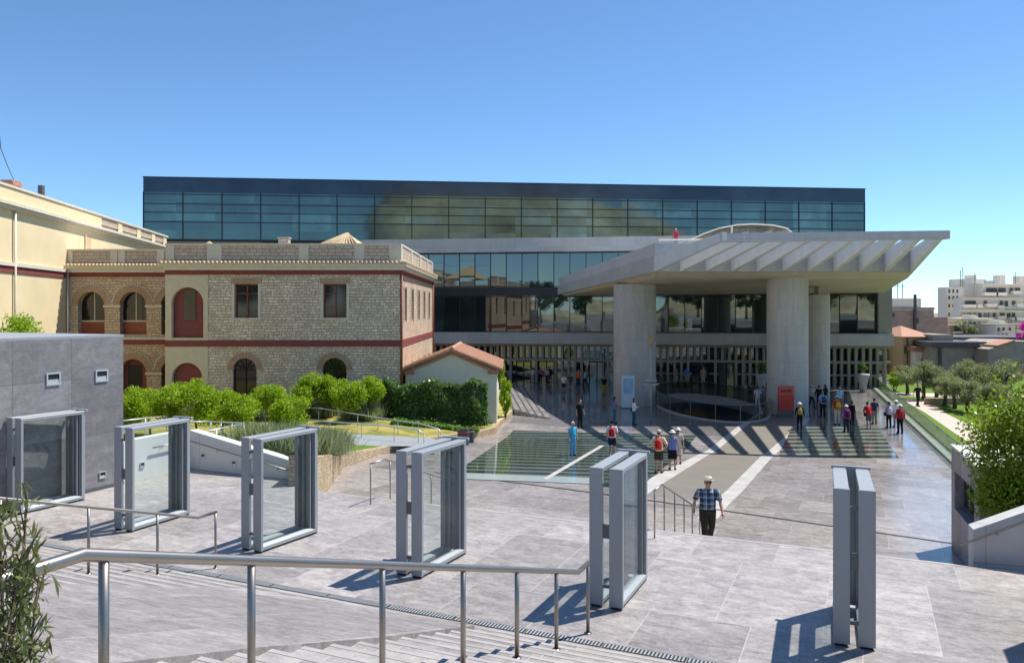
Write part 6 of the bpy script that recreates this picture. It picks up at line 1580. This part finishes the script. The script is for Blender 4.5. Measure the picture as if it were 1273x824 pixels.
# ------------------------------------------------------------------ city behind, right
def blk(t, name, px0, px1, py0, py1, d, dep, m, parent=None):
    a, b = at(px0, py1, d), at(px1, py0, d); mb = MB(); mb.box(a.x, b.x, d, d + dep, a.z, b.z); return mb.build(name, M[m], parent or t)
def wins(t, m, spots, d, proud=0.05):
    for (px0, px1, py0, py1) in spots:
        a, b = at(px0, py1, d), at(px1, py0, d); mb = MB(); mb.box(a.x, b.x, d - proud, d - .004, a.z, b.z); mb.build('window', M[m], t)
t = thing('brick_block', 'tall blank pinkish brick building right of the canopy', 'building', at(1140, 480, 122))
blk(t, 'wall', 1095, 1161, 385, 520, 122, 14, 'brick_bg'); blk(t, 'annex', 1161.1, 1178, 394, 520, 123, 10, 'brick_bg'); blk(t, 'roof_room', 1100, 1145, 371, 384.8, 126, 6, 'bg_white')
blk(t, 'parapet', 1094, 1162, 382, 384.9, 121.8, 14.4, 'bg_grey'); blk(t, 'flue', 1137, 1139.5, 366, 440, 121.6, 0.35, 'bg_dark')
wins(t, 'bg_dark', [(1135, 1142, 395, 402), (1134, 1141, 415, 425), (1104, 1112, 389, 394)], 122)
mb = MB()
for px in (1116, 1122): mb.tube([at(px, 371, 127), at(px, 352, 127)], 0.06, 5); mb.tube([at(px - 3, 356, 127), at(px + 3, 356, 127)], 0.05, 5)
mb.build('antenna', M['bg_dark'], t)
t = thing('ochre_house', 'ochre house with orange hipped tile roof', 'house', at(1141, 480, 100))
blk(t, 'wall', 1122, 1160, 418, 500, 100, 9, 'bg_orange'); a = at(1120, 418.5, 99.6); b = at(1162, 418.5, 99.6)
mb = MB(); mb.add([(a.x, 99.4, a.z), (b.x, 99.4, a.z), (b.x, 109.4, a.z), (a.x, 109.4, a.z), ((a.x + b.x) / 2, 104, a.z + 1.3)], [(0, 1, 4), (1, 2, 4), (2, 3, 4), (3, 0, 4), (3, 2, 1, 0)]); mb.build('roof', M['tile'], t)
blk(t, 'porch', 1138, 1159.5, 437, 500, 98.5, 1.4, 'bg_white'); blk(t, 'porch_roof', 1136, 1161, 431, 436.8, 98.2, 1.7, 'tile'); blk(t, 'pipe', 1128, 1129, 420, 475, 99.8, 0.15, 'bg_dark')
wins(t, 'bg_dark', [(1145, 1153, 446, 461)], 98.5); wins(t, 'bg_dark', [(1124, 1126.5, 430, 440)], 100)
t = thing('grey_house', 'long grimy grey house with dark cornice behind the olive trees', 'house', at(1195, 480, 96))
blk(t, 'wall', 1160, 1228, 432, 500, 96, 8, 'bg_grey'); blk(t, 'cornice', 1158, 1227, 425, 431.8, 95.5, 8.5, 'bg_dark'); blk(t, 'attic', 1160, 1185, 416, 424.8, 98, 6, 'bg_grey'); blk(t, 'pilaster', 1168, 1171, 432, 480, 95.7, .28, 'bg_dark')
wins(t, 'bg_dark', [(1209, 1219, 443, 455)], 96); blk(t, 'corner_pier', 1219, 1227, 428, 480, 95.3, .6, 'conc_lt')
t = thing('gabled_grey_house', 'plain grey gabled house at the right edge with orange roof slope', 'house', at(1252, 480, 93))
a = [at(1229, 500, 93), at(1300, 500, 93), at(1300, 425, 93), at(1262, 424, 93), at(1229, 434, 93)]
mb = MB(); mb.v = [Vector(p) for p in a] + [Vector((p.x, p.y + 9, p.z)) for p in a]; mb.f = [(0, 1, 2, 3, 4), (9, 8, 7, 6, 5)] + [(i, (i + 1) % 5, 5 + (i + 1) % 5, 5 + i) for i in range(5)]; mb.build('wall', M['bg_grey'], t)
a, b = at(1240, 431.5, 92.6), at(1262, 424.5, 92.6); mb = MB(); mb.hexa([(a.x, 92.6, a.z), (b.x, 92.6, b.z), (b.x, 95.5, b.z), (a.x, 95.5, a.z), (a.x, 92.6, a.z + .2), (b.x, 92.6, b.z + .2), (b.x, 95.5, b.z + .2), (a.x, 95.5, a.z + .2)]); mb.build('roof', M['tile'], t)
t = thing('cream_town_house', 'narrow cream house with balcony windows glimpsed beside the museum', 'house', at(1098, 480, 104))
blk(t, 'wall', 1080, 1110, 432, 500, 104, 8, 'bg_orange'); blk(t, 'white_bay', 1088, 1103, 436, 500, 103.7, .28, 'bg_white'); blk(t, 'cornice', 1079, 1111, 428, 431.9, 103.5, 8.5, 'trim')
wins(t, 'bg_dark', [(1091, 1099, 441, 455), (1091, 1099, 460, 476)], 103.7); blk(t, 'balcony', 1088, 1103, 452, 458, 103.0, .6, 'bg_grey')
t = thing('apartment_block', 'white apartment block with stepped terraces on the skyline', 'apartment block', at(1225, 430, 200))
for (nm, x0, x1, y0, y1, d, m) in (('tower', 1176, 1198, 357, 440, 205, 'bg_white'), ('upper_storey', 1190, 1226, 347, 400, 207, 'bg_white'), ('upper_storey', 1222, 1300, 353, 420, 203, 'bg_white'), ('terrace_floor', 1196, 1300, 370, 430, 199, 'bg_white'), ('terrace_floor', 1192, 1300, 386, 440, 196, 'bg_white'), ('terrace_floor', 1188, 1300, 403, 450, 193, 'trim')):
    blk(t, nm, x0, x1, y0, y1, d, 4, m)
wins(t, 'bg_dark', [(1179 + 5 * i, 1181 + 5 * i, y, y + 4) for i in range(3) for y in (360, 368, 378, 389)], 205, .1)
rq = random.Random(9)
for (d, y, xa, xb) in ((202.9, 358, 1226, 1296), (198.9, 374, 1200, 1296), (195.9, 389, 1196, 1296), (192.9, 406, 1192, 1296)):
    x = xa
    while x < xb - 6:
        w_ = rq.choice((4, 6, 9, 13)); h_ = rq.choice((5, 6, 7))
        if rq.random() < 0.8: wins(t, rq.choice(('bg_dark', 'bg_dark', 'bg_grey', 'win')), [(x, x + w_, y, y + h_)], d, .12)
        if rq.random() < 0.55:
            blk(t, 'balcony', x - 2, x + w_ + 2, y + h_ - 1.5, y + h_ + 2.5, d - 1.5, 1.3, rq.choice(('bg_white', 'trim', 'bg_white')))
        x += w_ + rq.choice((2, 3, 5))
    blk(t, 'floor_edge', xa - 3, xb + 4, y - 4.2, y - 3.0, d - 1.0, .95, 'bg_white')
for px in (1207, 1243, 1268): blk(t, 'stair_tower', px, px + 7, 341 + px % 3, 372, 208, 3, 'bg_white')
blk(t, 'awning', 1250, 1285, 384, 386, 194.5, 1.2, 'awning')
mb = MB()
for px, y in ((1197, 332), (1194, 336), (1212, 340), (1262, 338)): mb.tube([at(px, 356, 207), at(px, y, 207)], 0.09, 5)
mb.build('antenna', M['bg_dark'], t)
for k, px in enumerate((1226, 1231, 1236)): blk(t, 'roof_tank', px, px + 3.5, 349, 353, 204, 1, 'galv')
t = thing('flat_roofed_store', 'low flat-roofed building between the grey houses and the apartments', 'building', at(1240, 440, 130))
blk(t, 'wall', 1180, 1300, 423, 470, 130, 12, 'bg_grey'); blk(t, 'roof', 1179, 1302, 419, 422.9, 129.5, 12.5, 'bg_dark')
wins(t, 'bg_dark', [(1236, 1246, 426, 432), (1256, 1268, 426, 432)], 130)
for (lab, x0, x1, y0, d, m, seed) in (('cream mid-rise house below the apartment terraces', 1203, 1234, 397, 152, 'trim', 2), ('pale house with rows of shutters at the right edge of the skyline', 1238, 1262, 404, 146, 'bg_white', 4), ('low ochre house between the brick block and the apartments', 1180, 1201, 405, 150, 'bg_orange', 6)):
    t = thing('town_house', lab, 'house', at((x0 + x1) / 2, 450, d)); rq = random.Random(seed)
    blk(t, 'wall', x0, x1, y0, 460, d, 7, m); blk(t, 'roof_edge', x0 - 1, x1 + 1, y0 - 1.4, y0 - 0.05, d - .4, 7.8, 'trim' if m != 'trim' else 'bg_white')
    blk(t, 'stair_room', x0 + 4, x0 + 11, y0 - 6, y0 - 1.5, d + 2, 3, m)
    for y in (y0 + 3, y0 + 11):
        x = x0 + 2
        while x < x1 - 4:
            wins(t, rq.choice(('bg_dark', 'redwood', 'bg_grey')), [(x, x + 2.6, y, y + 4.6)], d, .1); x += rq.choice((5, 6, 8))
    blk(t, 'balcony', x0 + 8, x1 - 4, y0 + 7.4, y0 + 9.2, d - 1.2, 1.1, 'bg_white')
    mb = MB(); mb.tube([at(x1 - 5, y0, d + 3), at(x1 - 5, y0 - 9, d + 3)], 0.05, 5); mb.tube([at(x1 - 7, y0 - 7, d + 3), at(x1 - 3, y0 - 7, d + 3)], 0.04, 5); mb.build('antenna', M['bg_dark'], t)
for (px, py, d, r, lab) in ((1200, 412, 150, 2.6, 'small dark tree below the apartment tower'), (1247, 413, 160, 3.4, 'roof garden trees before the apartment terraces')):
    p = at(px, py, d); tree('city_tree', lab, 'tree', (p.x, p.y, p.z - 6), 6 + r * .8, r, M['olive'], 1200, .5, None, .15, 12, .6, .7, .6)

# ------------------------------------------------------------------ what stands behind the viewer (seen mirrored in the museum glass)
mb = MB(); xs_ = np.linspace(-120, 420, 90); ys_ = np.linspace(-430, -190, 34); rr = np.random.default_rng(3)
ph_ = rr.uniform(0, 6.28, 12)
def hill_z(x, y):
    e = max(0.0, min(1.0, (-200 - y) / 60.0)); e = e * e * (3 - 2 * e)
    left = 1 / (1 + math.exp(-(x + 9) / 3.5)); right = 1 / (1 + math.exp((x - 182) / 20.0))
    z = 66 * left * right
    z += sum(math.sin(x * (0.035 + .017 * k) + ph_[k]) * math.cos(y * (.04 + .013 * k) + ph_[k + 5]) * (3.2 / (1 + .4 * k)) for k in range(6))
    return max(2.0, e * (6 + z)) - 2
for y in ys_:
    for x in xs_: mb.v.append(Vector((x, y, hill_z(x, y))))
for j in range(33):
    for i in range(89): mb.f.append((j * 90 + i, j * 90 + i + 1, (j + 1) * 90 + i + 1, (j + 1) * 90 + i))
struct(mb.build('hill', M['rock'], None, False), 'rocky limestone hill mirrored in the gallery glass')
for k in range(17):
    x = -58 + k * 7 + random.uniform(-2, 2); y = -34 - random.uniform(0, 14)
    tree('street_tree', 'street tree mirrored in the museum windows', 'tree', (x, y, 2.4), random.uniform(8, 12), random.uniform(3.2, 4.4), M['dark_tree'], 2400, 0.55, 'street trees mirrored in the museum windows', 0.25, 22, 0.55, 0.85, 0.35)
mb = MB(); a = [uv2w(-90, -3), uv2w(60, -3), uv2w(60, -60), uv2w(-90, -60)]; mb.prism([(p.x, p.y) for p in a], 1.5, 2.45); struct(mb.build('street', M['asph']), 'street behind the viewer')

# ------------------------------------------------------------------ light, sky, camera
SUN = Vector((0.876, 0.482, 0)).normalized() * math.cos(R(60.6)) + Vector((0, 0, math.sin(R(60.6))))
ld = bpy.data.lights.new('sun', 'SUN'); ld.energy = 4.6; ld.angle = R(0.53); ld.color = (1.0, 0.955, 0.89)
lo_ = bpy.data.objects.new('sun', ld); COL.objects.link(lo_); lo_.rotation_euler = SUN.to_track_quat('Z', 'Y').to_euler()
w = bpy.data.worlds.new('World'); S.world = w; w.use_nodes = True
nt = w.node_tree; nt.nodes.clear()
sk = nt.nodes.new('ShaderNodeTexSky'); sk.sky_type = 'NISHITA'; sk.sun_disc = False; sk.sun_elevation = R(60.6); sk.sun_rotation = math.atan2(0.876, 0.482)
sk.altitude = 100; sk.air_density = 0.72; sk.dust_density = 0.0; sk.ozone_density = 6.0
bg = nt.nodes.new('ShaderNodeBackground'); bg.inputs[1].default_value = 0.122
wo = nt.nodes.new('ShaderNodeOutputWorld'); nt.links.new(mixc(nt, 1.0, sk.outputs[0], (0.88, 1.0, 1.0), 'MULTIPLY'), bg.inputs[0]); nt.links.new(bg.outputs[0], wo.inputs[0])
cd = bpy.data.cameras.new('camera'); cam = bpy.data.objects.new('camera', cd); COL.objects.link(cam)
cam.location = (0, 0, EYE); cam.rotation_euler = (R(90), 0, 0)
cd.sensor_fit = 'HORIZONTAL'; cd.sensor_width = 36; cd.lens = F / 1273 * 36; cd.shift_y = -(412 - HY) / 1273; cd.clip_end = 6000; cd.clip_start = 0.1
S.camera = cam
S.view_settings.view_transform = 'Standard'; S.view_settings.look = 'None'; S.view_settings.gamma = 1; S.view_settings.exposure = 0.6
S.cycles.max_bounces = 8; S.cycles.transparent_max_bounces = 16
